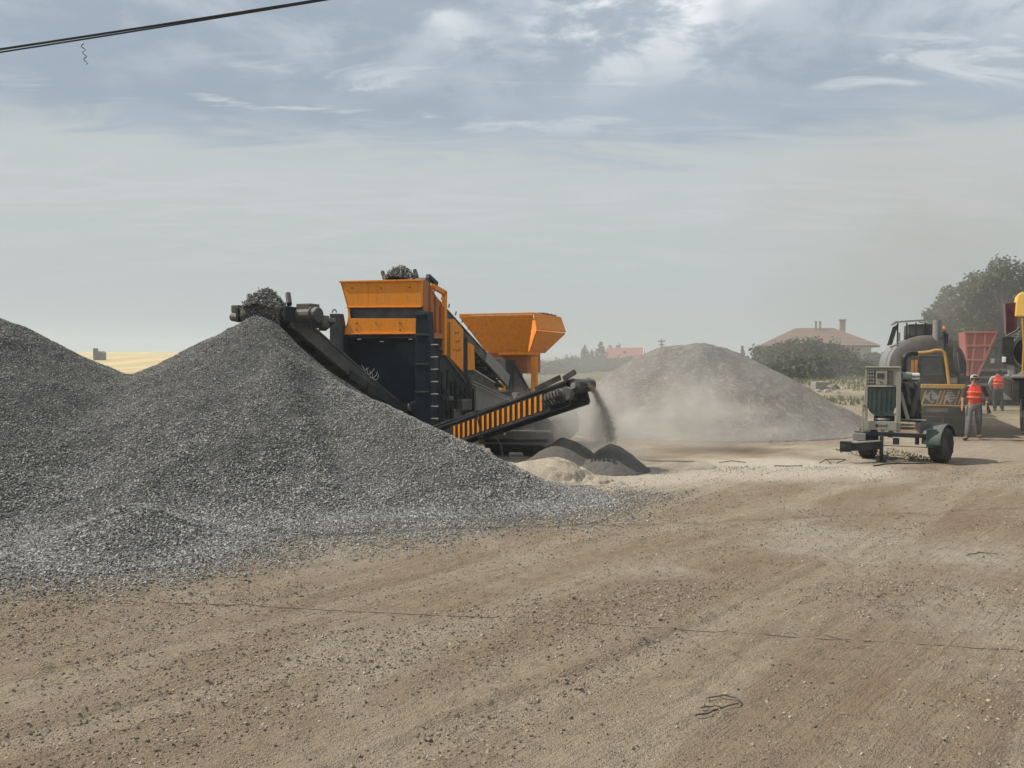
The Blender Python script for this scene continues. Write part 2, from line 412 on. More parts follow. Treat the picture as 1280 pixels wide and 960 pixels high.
GX, GY = np.meshgrid(gx, gy)
GZ = ground_height(GX, GY)
nx, ny = len(gx), len(gy)
idx = np.arange(nx * ny).reshape(ny, nx)
faces = np.stack([idx[:-1, :-1], idx[:-1, 1:], idx[1:, 1:], idx[1:, :-1]], -1).reshape(-1, 4)

m, n, b = new_mat('dry_dirt')
tc = n.node('ShaderNodeTexCoord').outputs['Object']
sx = n.node('ShaderNodeSeparateXYZ', {0: tc})
rot = n.node('ShaderNodeCombineXYZ', {0: n.math('MULTIPLY', n.math('ADD', sx.outputs[0], sx.outputs[1]), 0.16), 1: n.math('MULTIPLY', n.math('SUBTRACT', sx.outputs[0], sx.outputs[1]), 1.25), 2: 0.0}).outputs[0]   # along and across the ruts
streak = n.noise(rot, 0.9, 6, 0.62, 0.5)
streak2 = n.noise(rot, 3.5, 5, 0.62, 0.3)
patch = n.noise(tc, 0.35, 5, 0.6, 0.6)
mid_n = n.noise(tc, 6.0, 6, 0.68)
fine_n = n.noise(tc, 55.0, 4, 0.72)
grit = n.noise(tc, 150.0, 2, 0.7); pebble = n.node('ShaderNodeTexVoronoi', {'Vector': tc, 'Scale': 75.0, 'Randomness': 1.0}); peb = pebble.outputs['Distance']; pebc = n.node('ShaderNodeSeparateColor', {0: pebble.outputs['Color']}).outputs[0]
streak3 = n.noise(n.node('ShaderNodeVectorMath', {0: rot, 1: (2.2, 6.0, 1.0)}, operation='MULTIPLY').outputs[0], 3.0, 5, 0.65, 0.2)
c = n.mix(n.sstep(streak, 0.34, 0.68), (0.375, 0.285, 0.20), (0.48, 0.39, 0.285))
c = n.mix(n.math('MULTIPLY', n.sstep(patch, 0.50, 0.68), 0.75), c, (0.60, 0.53, 0.42))
c = n.mix(n.math('MULTIPLY', n.sstep(patch, 0.46, 0.32), 0.55), c, (0.33, 0.225, 0.145))
c = n.mix(n.math('MULTIPLY', n.sstep(streak2, 0.55, 0.75), 0.4), c, (0.56, 0.50, 0.405))
c = n.mix(n.math('MULTIPLY', n.sstep(mid_n, 0.52, 0.70), 0.40), c, (0.27, 0.215, 0.16))
zn = n.node('ShaderNodeAttribute', attribute_name='zone'); zone = zn.outputs['Color']
c = n.mix(n.math('MULTIPLY', zn.outputs['Alpha'], n.math('MULTIPLY', n.sstep(fine_n, 0.62, 0.45), 0.6)), c, (0.56, 0.475, 0.36))
zs = n.node('ShaderNodeSeparateColor', {0: zone})
c = n.mix(n.math('MULTIPLY', zs.outputs[0], n.math('ADD', 0.65, n.math('MULTIPLY', n.sstep(mid_n, 0.35, 0.6), 0.35))), c, (0.82, 0.74, 0.61))   # pale stone dust
c = n.mix(n.math('MULTIPLY', zs.outputs[1], n.math('ADD', 0.5, n.math('MULTIPLY', n.sstep(fine_n, 0.4, 0.6), 0.4))), c, (0.26, 0.254, 0.24))  # fine gravel pressed in
c = n.mix(zs.outputs[2], c, n.mix(n.sstep(patch, 0.4, 0.6), (0.14, 0.135, 0.075), (0.22, 0.19, 0.11)))                                         # far rough grassland
c = n.mix(n.math('MULTIPLY', n.sstep(fine_n, 0.56, 0.72), 0.65), c, (0.20, 0.16, 0.12))
c = n.mix(n.math('MULTIPLY', n.sstep(grit, 0.56, 0.70), 0.6), c, (0.62, 0.56, 0.46))
pm = n.math('MULTIPLY', n.sstep(peb, 0.42, 0.28), n.sstep(mid_n, 0.40, 0.56))
c = n.mix(n.math('MULTIPLY', pm, 0.6), c, n.mix(n.sstep(pebc, 0.2, 0.85), (0.11, 0.088, 0.068), (0.46, 0.41, 0.34)))
c = n.mix(n.math('MULTIPLY', n.sstep(streak3, 0.52, 0.70), 0.30), c, (0.155, 0.118, 0.085))
n.put(b.inputs['Base Color'], c); b.inputs['Roughness'].default_value = 0.97; b.inputs['Specular IOR Level'].default_value = 0.1
hgt = n.math('ADD', n.math('MULTIPLY', mid_n, 1.0), n.math('ADD', n.math('ADD', n.math('MULTIPLY', fine_n, 0.8), n.math('MULTIPLY', streak3, 0.8)), n.math('ADD', n.math('MULTIPLY', grit, 0.35), n.math('MULTIPLY', pm, 0.35))))
bp = n.node('ShaderNodeBump', {'Strength': 1.0, 'Distance': 0.07, 'Height': hgt}); n.put(b.inputs['Normal'], bp.outputs[0])
M['dirt'] = m
ground = np_mesh('ground', np.stack([GX, GY, GZ], -1).reshape(-1, 3), faces, M['dirt'], smooth=True)
tag(ground, 'bare brown dirt yard with tyre ruts and pale stone dust', 'ground', kind='structure')

# ------------------------------------------------------------------ gravel heaps: one height function, three heaps
S_REP = 0.625
def cone_ridge(x, y, pts, s, eps=0.05):
    """Highest of cones standing along a polyline of (x, y, height)."""
    best = np.full(np.shape(x), -9.0)
    for (x0, y0, h0), (x1, y1, h1) in zip(pts[:-1], pts[1:]):
        for t in np.linspace(0, 1, 14):
            px, py, ph = x0 + (x1 - x0) * t, y0 + (y1 - y0) * t, h0 + (h1 - h0) * t
            d = np.sqrt((x - px) ** 2 + (y - py) ** 2 + eps)
            best = np.maximum(best, ph - s * d)
    return best
def soft_floor(h, k=0.10):
    return k * np.log1p(np.exp(np.clip(h / k, -30, 30)))
RID_A = [(-3.9, 14.5, 2.02), (-2.56, 13.7, 1.58), (-1.55, 13.0, 1.20), (-.85, 12.6, .95), (-.19, 12.3, .56), (.45, 12.05, .20)]
PEAK_A = (-5.0, 15.35, 3.16)
RID_B = [(-9.75, 14.3, 3.14), (-10.8, 13.6, 3.45), (-13.0, 12.0, 3.0)]
RID_C = [(-4.62, 9.35, 0.56), (-4.42, 9.2, 0.54)]
def heap_parts(x, y):
    w = (fbm(x * 0.8 + 4, y * 0.8 + 2, 4) - 0.5) * 0.34
    dx, dy = x - PEAK_A[0], y - PEAK_A[1]
    steep = S_REP + 0.27 * sst(dx * 0.9 + dy * 0.5, 0.0, 0.8)          # the side under the conveyor stands steeper
    a1, a2 = PEAK_A[2] - steep * np.sqrt(dx * dx + dy * dy + 0.05), cone_ridge(x, y, RID_A, S_REP)
    a = 0.22 * np.logaddexp(a1 / 0.22, a2 / 0.22) + w
    bb = cone_ridge(x, y, RID_B, S_REP * 0.97) + w
    cc = cone_ridge(x, y, RID_C, 0.72) + w * 0.3
    return a, bb, cc
def heap_h(x, y):
    a, bb, cc = heap_parts(x, y); k = 0.22
    top = k * np.log(np.exp(a / k) + np.exp(bb / k))
    k2 = 0.06
    top = k2 * np.log(np.exp(np.clip(top / k2, -60, 60)) + np.exp(np.clip(cc / k2, -60, 60)))
    h = soft_floor(top, 0.20) - 0.02
    return h + (fbm(x * 3.1, y * 3.1, 3) - 0.5) * 0.06 * sst(h, 0.03, 0.3)
hx = np.arange(-16, 3.0, 0.10); hy = np.arange(6.4, 21.0, 0.10)
HX, HY = np.meshgrid(hx, hy); HH = heap_h(HX, HY)
HZ = HH - 0.05 * (1 - sst(HH, 0.0, 0.05))
mx, my = len(hx), len(hy); hid = np.arange(mx * my).reshape(my, mx)
hf = np.stack([hid[:-1, :-1], hid[:-1, 1:], hid[1:, 1:], hid[1:, :-1]], -1).reshape(-1, 4)
hc = lambda A: (A[:-1, :-1] + A[1:, 1:]).ravel() / 2
pa, pb, pc = heap_parts(hc(HX), hc(HY)); keep = hc(HH) > -0.017
own = np.argmax(np.stack([pa, pb, pc + 0.03]), 0)
HV = np.stack([HX, HY, HZ], -1).reshape(-1, 3)
def sub_mesh(name, sel, mat, base):
    ff = hf[sel]; u, inv = np.unique(ff, return_inverse=True)
    o = np_mesh(name, HV[u] - np.array(base), inv.reshape(ff.shape), mat, smooth=True); o.location = base
    return o
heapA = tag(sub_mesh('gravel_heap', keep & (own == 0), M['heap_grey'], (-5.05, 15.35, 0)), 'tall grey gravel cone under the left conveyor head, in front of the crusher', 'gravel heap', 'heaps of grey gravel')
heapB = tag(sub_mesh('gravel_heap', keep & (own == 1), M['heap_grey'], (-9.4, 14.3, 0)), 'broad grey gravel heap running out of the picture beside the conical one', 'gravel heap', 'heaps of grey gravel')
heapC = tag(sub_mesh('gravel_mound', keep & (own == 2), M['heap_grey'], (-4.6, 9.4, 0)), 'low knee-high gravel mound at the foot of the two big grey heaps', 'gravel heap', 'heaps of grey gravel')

# ------------------------------------------------------------------ scatter stones with geometry nodes (nobody could count them)
def rock_nodes(name, mat, seeds=(1, 2, 3, 4), jit=0.17, sub=1):
    g = bpy.data.node_groups.new(name, 'GeometryNodeTree')
    g.interface.new_socket('Geometry', in_out='INPUT', socket_type='NodeSocketGeometry')
    g.interface.new_socket('Geometry', in_out='OUTPUT', socket_type='NodeSocketGeometry')
    gi = g.nodes.new('NodeGroupInput'); go = g.nodes.new('NodeGroupOutput'); jn = g.nodes.new('GeometryNodeJoinGeometry')
    for s in seeds:
        ico = g.nodes.new('GeometryNodeMeshIcoSphere'); ico.inputs['Radius'].default_value = 0.5; ico.inputs['Subdivisions'].default_value = sub
        rv = g.nodes.new('FunctionNodeRandomValue'); rv.data_type = 'FLOAT_VECTOR'
        rv.inputs[0].default_value = (-jit,) * 3; rv.inputs[1].default_value = (jit,) * 3; rv.inputs['Seed'].default_value = s
        sp = g.nodes.new('GeometryNodeSetPosition'); g.links.new(ico.outputs[0], sp.inputs[0]); g.links.new(rv.outputs[0], sp.inputs['Offset'])
        ss = g.nodes.new('GeometryNodeSetShadeSmooth'); g.links.new(sp.outputs[0], ss.inputs[0]); ss.inputs['Shade Smooth'].default_value = False
        sm = g.nodes.new('GeometryNodeSetMaterial'); g.links.new(ss.outputs[0], sm.inputs[0]); sm.inputs['Material'].default_value = mat
        gt = g.nodes.new('GeometryNodeGeometryToInstance'); g.links.new(sm.outputs[0], gt.inputs[0]); g.links.new(gt.outputs[0], jn.inputs[0])
    io = g.nodes.new('GeometryNodeInstanceOnPoints'); io.inputs['Pick Instance'].default_value = True
    g.links.new(gi.outputs[0], io.inputs['Points']); g.links.new(jn.outputs[0], io.inputs['Instance'])
    for att, sock in (('rot', 'Rotation'), ('scl', 'Scale')):
        na = g.nodes.new('GeometryNodeInputNamedAttribute'); na.data_type = 'FLOAT_VECTOR'; na.inputs['Name'].default_value = att
        g.links.new(na.outputs[0], io.inputs[sock])
    g.links.new(io.outputs[0], go.inputs[0])
    return g
NG = {k: rock_nodes(k + '_nodes', M[k]) for k in ('stone', 'clod', 'grain')}
rng = np.random.RandomState(11)
def scatter(name, pts, size, kind, parent=None, flat=0.75):
    k = len(pts); me = bpy.data.meshes.new(name); me.vertices.add(k)
    me.vertices.foreach_set('co', np.asarray(pts, np.float32).ravel())
    rot = me.attributes.new('rot', 'FLOAT_VECTOR', 'POINT'); scl = me.attributes.new('scl', 'FLOAT_VECTOR', 'POINT')
    rr = rng.rand(k, 3) * 6.283; rr[:, :2] = (rng.rand(k, 2) - 0.5) * 1.6
    rot.data.foreach_set('vector', rr.astype(np.float32).ravel())
    sc = np.asarray(size)[:, None] * np.stack([0.8 + 0.5 * rng.rand(k), 0.7 + 0.4 * rng.rand(k), flat * (0.6 + 0.6 * rng.rand(k))], -1)
    scl.data.foreach_set('vector', sc.astype(np.float32).ravel())
    me.materials.append(M[kind])
    o = bpy.data.objects.new(name, me); COL.objects.link(o)
    md = o.modifiers.new('scatter', 'NODES'); md.node_group = NG[kind]
    if parent is not None: o.parent = parent
    o['kind'] = 'stuff'
    return o
def heap_points(count_per_m2, x0, x1, y0, y1):
    k = int((x1 - x0) * (y1 - y0) * count_per_m2); return rng.uniform(x0, x1, k), rng.uniform(y0, y1, k)
hx_, hy_ = heap_points(2600, -11.2, 1.6, 7.2, 16.6)
inside = np.abs(hx_) < hy_ * 0.72                       # nothing of the sides past the picture
hx_, hy_ = hx_[inside], hy_[inside]
hh_ = heap_h(hx_, hy_); a_, b_, c_ = heap_parts(hx_, hy_)
vis = hh_ > -0.004
hx_, hy_, hh_ = hx_[vis], hy_[vis], hh_[vis]; o_ = np.argmax(np.stack([a_[vis], b_[vis], c_[vis] + 0.03]), 0)
sz = (0.013 + 0.019 * rng.rand(len(hx_)) ** 1.5) * (1.18 - 0.30 * sst(hh_, 0.1, 2.2)) * (0.80 + 0.45 * fbm((hx_ - hh_) * 1.4, hy_ * .5, 3))
for hp, k in ((heapA, 0), (heapB, 1), (heapC, 2)):
    s_ = o_ == k
    P = np.stack([hx_[s_], hy_[s_], np.maximum(hh_[s_], ground_height(hx_[s_], hy_[s_])) + sz[s_] * 0.2], -1) - np.array(hp.location)
    scatter('loose_gravel', P, sz[s_], 'stone', hp)

# gravel spread over the ground round the heaps
def apron_density(x, y):
    """0..1: how thickly grey gravel covers the ground."""
    h = heap_h(x, y)
    a = sst(h, 0.0, 0.05)
    toe = cone_ridge(x, y, [(-12, 8.0, 1.1), (-4.6, 8.5, 1.1), (-2.4, 10.2, 1.05), (0.2, 11.3, 1.0), (1.5, 11.6, 0.70)], 0.42) + (fbm(x * 0.9, y * 0.9, 4) - 0.5) * 0.6
    return np.clip(sst(toe, 0.05, 1.0), 0, 1)
ax_, ay_ = heap_points(2300, -9.5, 4.4, 5.4, 14.0)
inside = np.abs(ax_) < ay_ * 0.72; ax_, ay_ = ax_[inside], ay_[inside]
kp = (rng.rand(len(ax_)) < apron_density(ax_, ay_) ** 1.15) & (heap_h(ax_, ay_) < 0.06)
ax_, ay_ = ax_[kp], ay_[kp]; az = 0.012 + 0.019 * rng.rand(len(ax_)) ** 1.5
P = np.stack([ax_, ay_, np.maximum(ground_height(ax_, ay_), heap_h(ax_, ay_)) + az * 0.25], -1)
tag(scatter('spread_gravel', P, az, 'stone'), 'thin spread of grey gravel over the dirt round the heaps', 'gravel')

# loose clods and stones over the yard
cx_, cy_ = heap_points(2600, -5.2, 5.4, 3.6, 7.5); c2x, c2y = heap_points(700, -8, 10.5, 7.5, 15.5)
cx_ = np.concatenate([cx_, c2x]); cy_ = np.concatenate([cy_, c2y])
dens = sst(fbm((cx_ - cy_) * 1.1 + 9, (cx_ + cy_) * 0.35, 4), 0.42, 0.70) * 0.75 + 0.10
kp = (rng.rand(len(cx_)) < dens) & (np.abs(cx_) < cy_ * 0.72) & (heap_h(cx_, cy_) < 0.03)
cx_, cy_ = cx_[kp], cy_[kp]; cz = 0.0025 + 0.0011 * cy_ * 0.6 + 0.019 * rng.rand(len(cx_)) ** 5
P = np.stack([cx_, cy_, ground_height(cx_, cy_) + cz * 0.12], -1)
tag(scatter('loose_stones', P, cz, 'clod', flat=0.8), 'small dark stones and clods strewn over the brown dirt', 'stones')

# ground zones (what the ground is made of), stored as a colour attribute
za = ground.data.color_attributes.new('zone', 'FLOAT_COLOR', 'POINT')
pale = sst(fbm(GX * 0.35 + 2, GY * 0.5, 4), 0.30, 0.62) * sst(GY, 12.6, 14.6) * (1 - sst(GY, 24, 40)) * sst(GX, -3.5, -1) * (1 - 0.75 * sst(GX, 6.0, 9.0))
pale = np.maximum(pale, 0.9 * sst(cone_ridge(GX, GY, [(0.6, 13.6, 1), (4.0, 14.6, 1), (6.5, 15.0, 0.9)], 0.55) + (fbm(GX, GY, 4) - 0.5) * 0.6, 0.0, 0.7))
apr = apron_density(GX, GY) * (GY < 22)
far = sst(GY, 34, 50)
zc = np.stack([pale, apr, far, tracks(GX, GY)[1] * (GY < 20) * (GY > 3)], -1).astype(np.float32)
za.data.foreach_set('color', zc.ravel())

# ------------------------------------------------------------------ big dusty heap farther back
def heightfield(name, fn, x0, x1, y0, y1, d, mat, base, cut=0.02, drop=0.2):
    xs = np.arange(x0, x1, d); ys = np.arange(y0, y1, d); X, Y = np.meshgrid(xs, ys); Z = fn(X, Y)
    kk = Z > cut; Zm = np.where(kk, Z, Z - drop)
    ii = np.arange(X.size).reshape(X.shape)
    ff = np.stack([ii[:-1, :-1], ii[:-1, 1:], ii[1:, 1:], ii[1:, :-1]], -1).reshape(-1, 4)
    sel = (kk[:-1, :-1] | kk[1:, 1:] | kk[:-1, 1:] | kk[1:, :-1]).ravel()
    ff = ff[sel]; u, inv = np.unique(ff, return_inverse=True)
    V = np.stack([X, Y, Zm], -1).reshape(-1, 3)[u] - np.array(base)
    o = np_mesh(name, V, inv.reshape(ff.shape), mat, smooth=True); o.location = base
    return o
def mid_h(x, y):
    t = cone_ridge(x, y, [(5.3, 25.2, 2.92), (6.0, 24.9, 2.95), (6.75, 25.3, 2.92)], 0.60, 0.30)
    h = soft_floor(t + (fbm(x * 0.7, y * 0.7, 4) - 0.5) * 0.35, 0.10)
    return h + (fbm(x * 3.5, y * 3.5, 3) - 0.5) * 0.07 * sst(h, 0.05, 0.4)
tag(heightfield('aggregate_heap', mid_h, -0.5, 12.6, 18.8, 31, 0.09, M['heap_mid'], (6, 25, 0)), 'large flat-topped dusty heap behind the striped conveyor, greyish brown', 'gravel heap')
# fines under the striped conveyor
def fresh_h(x, y):
    t = np.maximum(cone_ridge(x, y, [(1.93, 14.95, 0.60), (1.95, 14.98, 0.60)], 0.80, 0.008), cone_ridge(x, y, [(1.02, 15.5, 0.66), (1.25, 15.4, 0.58)], 0.74, 0.012))
    return soft_floor(t + (fbm(x * 2.5, y * 2.5, 4) - 0.5) * 0.11, 0.02) + (fbm(x * 9, y * 9, 3) - .5) * .03 * sst(t, -.05, .2)
tag(heightfield('fines_heap', fresh_h, -0.3, 3.4, 13.6, 16.8, 0.035, M['fines_shaded'], (1.9, 14.9, 0), 0.01, 0.06), 'twin-peaked heap of fresh fines, shade put into its colour, right below the falling stream', 'sand heap')
def pale_h(x, y):
    t = cone_ridge(x, y, [(0.35, 13.75, 0.47), (0.72, 13.85, 0.53)], 0.58)
    t = np.maximum(t, cone_ridge(x, y, [(1.15, 13.6, 0.22), (1.7, 13.55, 0.12)], 0.38))
    w = fbm(x * 2.2 + 3, y * 2.2, 4)
    return soft_floor(t + (w - 0.5) * 0.14 - 0.10 * sst(fbm(x * 5, y * 5 + 7, 3), 0.55, 0.7) * sst(x, 0.6, 0.9), 0.025)
tag(heightfield('fines_heap', pale_h, -1.6, 2.6, 12.2, 15.2, 0.035, M['fines_pale'], (0.6, 13.8, 0), 0.012, 0.06), 'low pale beige heap of stone fines with a crumbled side, next to the gravel toe', 'sand heap')
def low_h(x, y):
    return soft_floor(cone_ridge(x, y, [(3.2, 15.4, 0.16), (3.7, 15.4, 0.13)], 0.3) + (fbm(x * 2, y * 2, 3) - 0.5) * 0.08, 0.02)
tag(heightfield('dust_mound', low_h, 2.2, 4.8, 14.5, 16.4, 0.05, M['fines_pale'], (3.4, 15.4, 0), 0.012, 0.06), 'flat pale dust mound just past the fresh fines heap', 'sand heap')

# ================================================================== CRUSHING PLANT
TH = R(20)
FC = Frame((-3.39, 20.0, 0), TH)
plant = thing('crushing_plant', FC.loc, TH, 'orange and navy crushing and screening plant with hopper and three conveyors, amid the heaps', 'crusher')
V = Vector
# -- orange screen box on top, facing the camera
yf = 0.0
def fy(px, py, y=yf): return FC.y(px, py, y)
def fx(px, py, x): return FC.x(px, py, x)
sb = MB().prism([fy(425, 352), fy(527, 350), fy(527, 383.5), fy(434, 384)], (0, 0.10, 0)).build('upper_front_plate', M['orange'], plant, 0.012)
MB().prism([fy(436, 398), fy(525, 398), fy(526, 417), fy(429, 417.5)], (0, 0.10, 0)).build('lower_front_plate', M['orange'], plant, 0.012)
MB().prism([fy(434, 383, .09), fy(527, 382, .09), fy(527, 399, .09), fy(436, 399, .09)], (0, 0.05, 0)).build('screen_slot', M['dark_dusty'], plant)
lip = MB()
lip.beam(fy(424, 352.2, -.02), fy(527, 350.2, -.02), 0.05, 0.045); lip.beam(fy(433, 384, -.02), fy(526, 383.6, -.02), 0.04, 0.03); lip.beam(fy(428, 417.4, -.02), fy(526, 416.8, -.02), 0.05, 0.03)
lip.build('plate_lip', M['orange'], plant, 0.006)
a, b_, c_, d_ = fy(425, 352), fy(434, 384), fy(436, 398), fy(429, 417.5)
MB().prism([a, b_, c_, d_, d_ + V((0, 2.0, -.15)), a + V((0, 2.0, -.7))], (0.06, 0, 0)).build('side_wall', M['orange'], plant, 0.01)
XR = fy(527, 350).x - 0.06
zt, zb = a.z - 0.02, d_.z
yb_ = fx(553, 400, XR).y; zk = fx(553, 388, XR).z
MB().prism([(XR, 0.12, zt), (XR, 0.35, zt), (XR, yb_, zk), (XR, yb_, zb - .1), (XR, 0.12, zb - 0.15)], (0.06, 0, 0)).build('side_wall', M['orange_rust'], plant, 0.01)
for k in range(3):
    y = 0.42 + k * (yb_ - .6) / 2.4; MB().span((XR + .062, y, zb + .03), (XR + .12, y + .07, zt + (zk - zt) * max(0, y - .3) / (yb_ - .35) - .08)).build('side_rib', M['orange_rust'], plant, 0.008)
MB().span((XR + .062, .15, zb - .12), (XR + .13, yb_, zb + .02)).build('side_rail', M['orange_rust'], plant, 0.008)
MB().span((-1.05, 0.6, zb - 0.1), (XR, yb_ - .1, zb + 0.05)).build('screen_deck', M['dark_dusty'], plant)
bl = MB()
for (px, py) in ((446, 404), (470, 404), (500, 404), (446, 412), (500, 412), (440, 360), (476, 360), (512, 359)):
    bl.cyl(fy(px, py, 0.005), fy(px, py, -0.02), 0.018, n=6)
bl.build('bolt', M['dark'], plant)['kind'] = 'stuff'
# -- navy front chamber below the screen
zc_ = zb - 0.02
MB().prism([(-1.12, .62, zc_), (1.02, .62, zc_), (1.02, .62, .55), (-.2, .62, .55), (-1.12, .62, 1.4)], (0, .06, 0)).build('chamber_back', M['navy'], plant)
MB().prism([(-1.16, .05, zc_), (-1.16, 1.9, zc_), (-1.16, 1.9, .5), (-1.16, .6, .5), (-1.16, .05, 1.2)], (0.05, 0, 0)).build('chamber_side', M['navy'], plant, 0.008)
MB().prism([(1.0, .05, zc_), (1.0, 3.2, zc_), (1.0, 3.2, .45), (1.0, .05, .45)], (0.06, 0, 0)).build('chamber_side', M['navy'], plant, 0.008)
e = MB(); e.beam((-1.2, .02, zc_ - .03), (1.08, .02, zc_ - .03), .07, .08); e.build('front_beam', M['navy'], plant, 0.01)
e = MB(); e.beam((-.3, .10, 1.3), (.95, .10, .75), .06, .10); e.beam((.3, .12, .65), (.98, .12, 1.1), .05, .07); e.beam((-.9, .14, 1.7), (.2, .14, .6), .08, .12)
e.build('cross_brace', M['dark'], plant, 0.008)
for (px, py) in ((478, 427), (450, 424), (514, 424)):
    q = fy(px, py, .0); MB().beam(q + V((-.05, -.03, 0)), q + V((.05, -.03, 0)), .02, .02).build('chamber_latch', M['galv'], plant)
# -- columns
pl, pr_ = fy(411, 392, -.02), fy(428, 417, -.02)
MB().prism([fy(412, 392, -.1), fy(424, 392, -.1), fy(429, 418, -.1), fy(429, 470, -.1), fy(412, 470, -.1)], (0, .22, 0)).build('corner_post', M['dark'], plant, 0.012)
q = fy(418, 391, 0.0)
MB().tube([q + V((.06 * math.cos(t), 0, .09 * math.sin(t))) for t in np.linspace(0, math.pi, 9)], .016).build('lifting_eye', M['dark'], plant)
rc = fy(520, 389, -.06); rd = fy(534, 389, -.06)
col_ = MB(); col_.prism([rc, rd, V((rd.x + .04, -.06, 2.7)), V((rd.x + .04, -.06, .1)), V((rc.x - .06, -.06, .1)), V((rc.x - .02, -.06, 2.9))], (0, .34, 0))
col_.build('main_column', M['navy'], plant, 0.015)
for z in (3.28, 2.75, 2.0, 1.3): MB().span((rc.x - .03, -.085, z), (rd.x + .06, -.062, z + .05)).build('column_band', M['dark'], plant, 0.006)
# ladder on the column's side
lx0, lx1, ly = rd.x + .10, rd.x + .36, -.12
ld = MB(); ld.beam((lx0, ly, .2), (lx0, ly, 2.62), .04, .05); ld.beam((lx1, ly, .2), (lx1, ly, 2.62), .04, .05); ld.build('ladder_rail', M['navy'], plant, 0.006)
rung = MB().cyl((0, 0, 0), (lx1 - lx0, 0, 0), .018, n=8).build('ladder_rung', M['grey'], plant)
for k in range(8):
    z = .35 + k * .31
    if k == 0: rung.location = (lx0, ly, z)
    else: copy_part(rung, plant, (lx0, ly, z))
# -- orange gate frame beside the feed conveyor
gx_ = 1.22
g0, g1, g2 = fx(555.5, 444, gx_), fx(555.5, 364, gx_), fx(541, 360, gx_)
gt = MB(); gt.beam(g0, g1, .10, .17, (0, 1, 0)); gt.beam(g1 + V((0, .06, -.05)), V((gx_, g2.y, g1.z + .07)), .10, .13)
gt.beam(V((gx_, g2.y, g1.z + .06)), V((.7, g2.y, g1.z + .06)), .1, .1); gt.build('gate_frame', M['orange'], plant, 0.015)
# -- orange engine cabinet
cb = [fx(561, 402, 1.14), fx(568, 398.5, 1.14), fx(579.5, 412, 1.14), fx(579.5, 465, 1.14), fx(561, 446, 1.14)]
MB().prism(cb, (-1.2, 0, 0)).build('engine_cabinet', M['orange'], plant, 0.02)
c2 = [fx(579.8, 424, 1.05), fx(593, 432, 1.05), fx(594, 462, 1.05), fx(579.8, 464, 1.05)]
MB().prism(c2, (-1.0, 0, 0)).build('engine_cabinet', M['orange'], plant, 0.02)
vt = MB()
for (px, py) in ((570, 416), (573, 416), (571, 427), (574, 426), (568, 437), (572, 438), (575, 437)):
    q = fx(px, py, 1.15); vt.box(q, (.02, .10, .05))
vt.build('cabinet_vent', M['orange_rust'], plant)['kind'] = 'stuff'
hn = fx(562.5, 425, 1.16); MB().beam(hn + V((0, 0, -.5)), hn + V((0, 0, .5)), .05, .05, (1, 0, 0)).build('cabinet_hinge', M['yellow'], plant, 0.006)
q = fx(563, 401, 1.0); MB().prism([fx(560, 404, 1.0), fx(560, 399, 1.0), fx(567, 399, 1.0), fx(563, 405, 1.0)], (-.15, 0, 0)).build('cabinet_sign', M['white'], plant)
# -- jaw crusher housing, hydraulics and chute plates on the right side
MB().prism([fx(539, 435, 1.12), fx(550, 436, 1.12), fx(575, 479, 1.12), fx(598, 500, 1.12), fx(598, 548, 1.12), fx(539, 560, 1.12)], (-.6, 0, 0)).build('jaw_housing', M['dark'], plant, 0.015)
e = MB(); e.beam(fx(549, 434, 1.2), fx(592, 492, 1.2), .06, .05); e.build('housing_rim', M['dark_dusty'], plant, 0.006)
cy_m = MB()
for (px, p0, p1, r) in ((543, 466, 536, .07), (547.5, 462, 540, .045), (553, 466, 500, .085), (553, 503, 532, .07), (560, 462, 505, .05), (565, 478, 530, .05), (570.5, 476, 498, .07), (577, 482, 500, .045), (587, 492, 515, .07)):
    q0, q1 = fx(px, p0, 1.26), fx(px, p1, 1.26); MB().cyl(V((1.26, (q0.y + q1.y) / 2, q0.z)), V((1.26, (q0.y + q1.y) / 2, q1.z)), r, n=10).build('hydraulic_cylinder', M['dark'], plant, smooth=True)
bx = MB()
for (x0, y0, x1, y1, dep) in ((549, 496, 558, 500, .25), (567, 500, 579, 512, .3), (560, 512, 570, 524, .22), (541, 528, 560, 534, .3), (582, 485, 592, 500, .2), (573, 516, 590, 534, .25), (590, 498, 597, 522, .2), (556, 538, 574, 548, .3)):
    q0, q1 = fx(x0, y0, 1.15), fx(x1, y1, 1.15); MB().span((1.125, q0.y, q1.z), (1.125 + dep, q1.y, q0.z)).build('valve_box', M['dark_dusty'], plant, 0.02)
hs = MB(); rr = random.Random(3)
for k in range(9):
    q = fx(545 + k * 5, 468 + rr.random() * 20, 1.33); q2 = fx(546 + k * 5 + rr.random() * 10, 505 + rr.random() * 30, 1.33)
    hs.tube([q.lerp(q2, t) + V((.10 * math.sin(t * math.pi) * rr.random(), .08 * math.sin(3 * t + k), 0)) for t in np.linspace(0, 1, 8)], .018, 5)
hs.build('hydraulic_hose', M['rubber'], plant, smooth=True)['kind'] = 'stuff'
ex = fx(566, 476, 1.3); MB().prism([fx(560, 526, 1.35), fx(582, 520, 1.35), fx(576, 534, 1.35), fx(580, 548, 1.35)], (-.2, 0, 0)).build('gusset_plate', M['dark_dusty'], plant, 0.008)
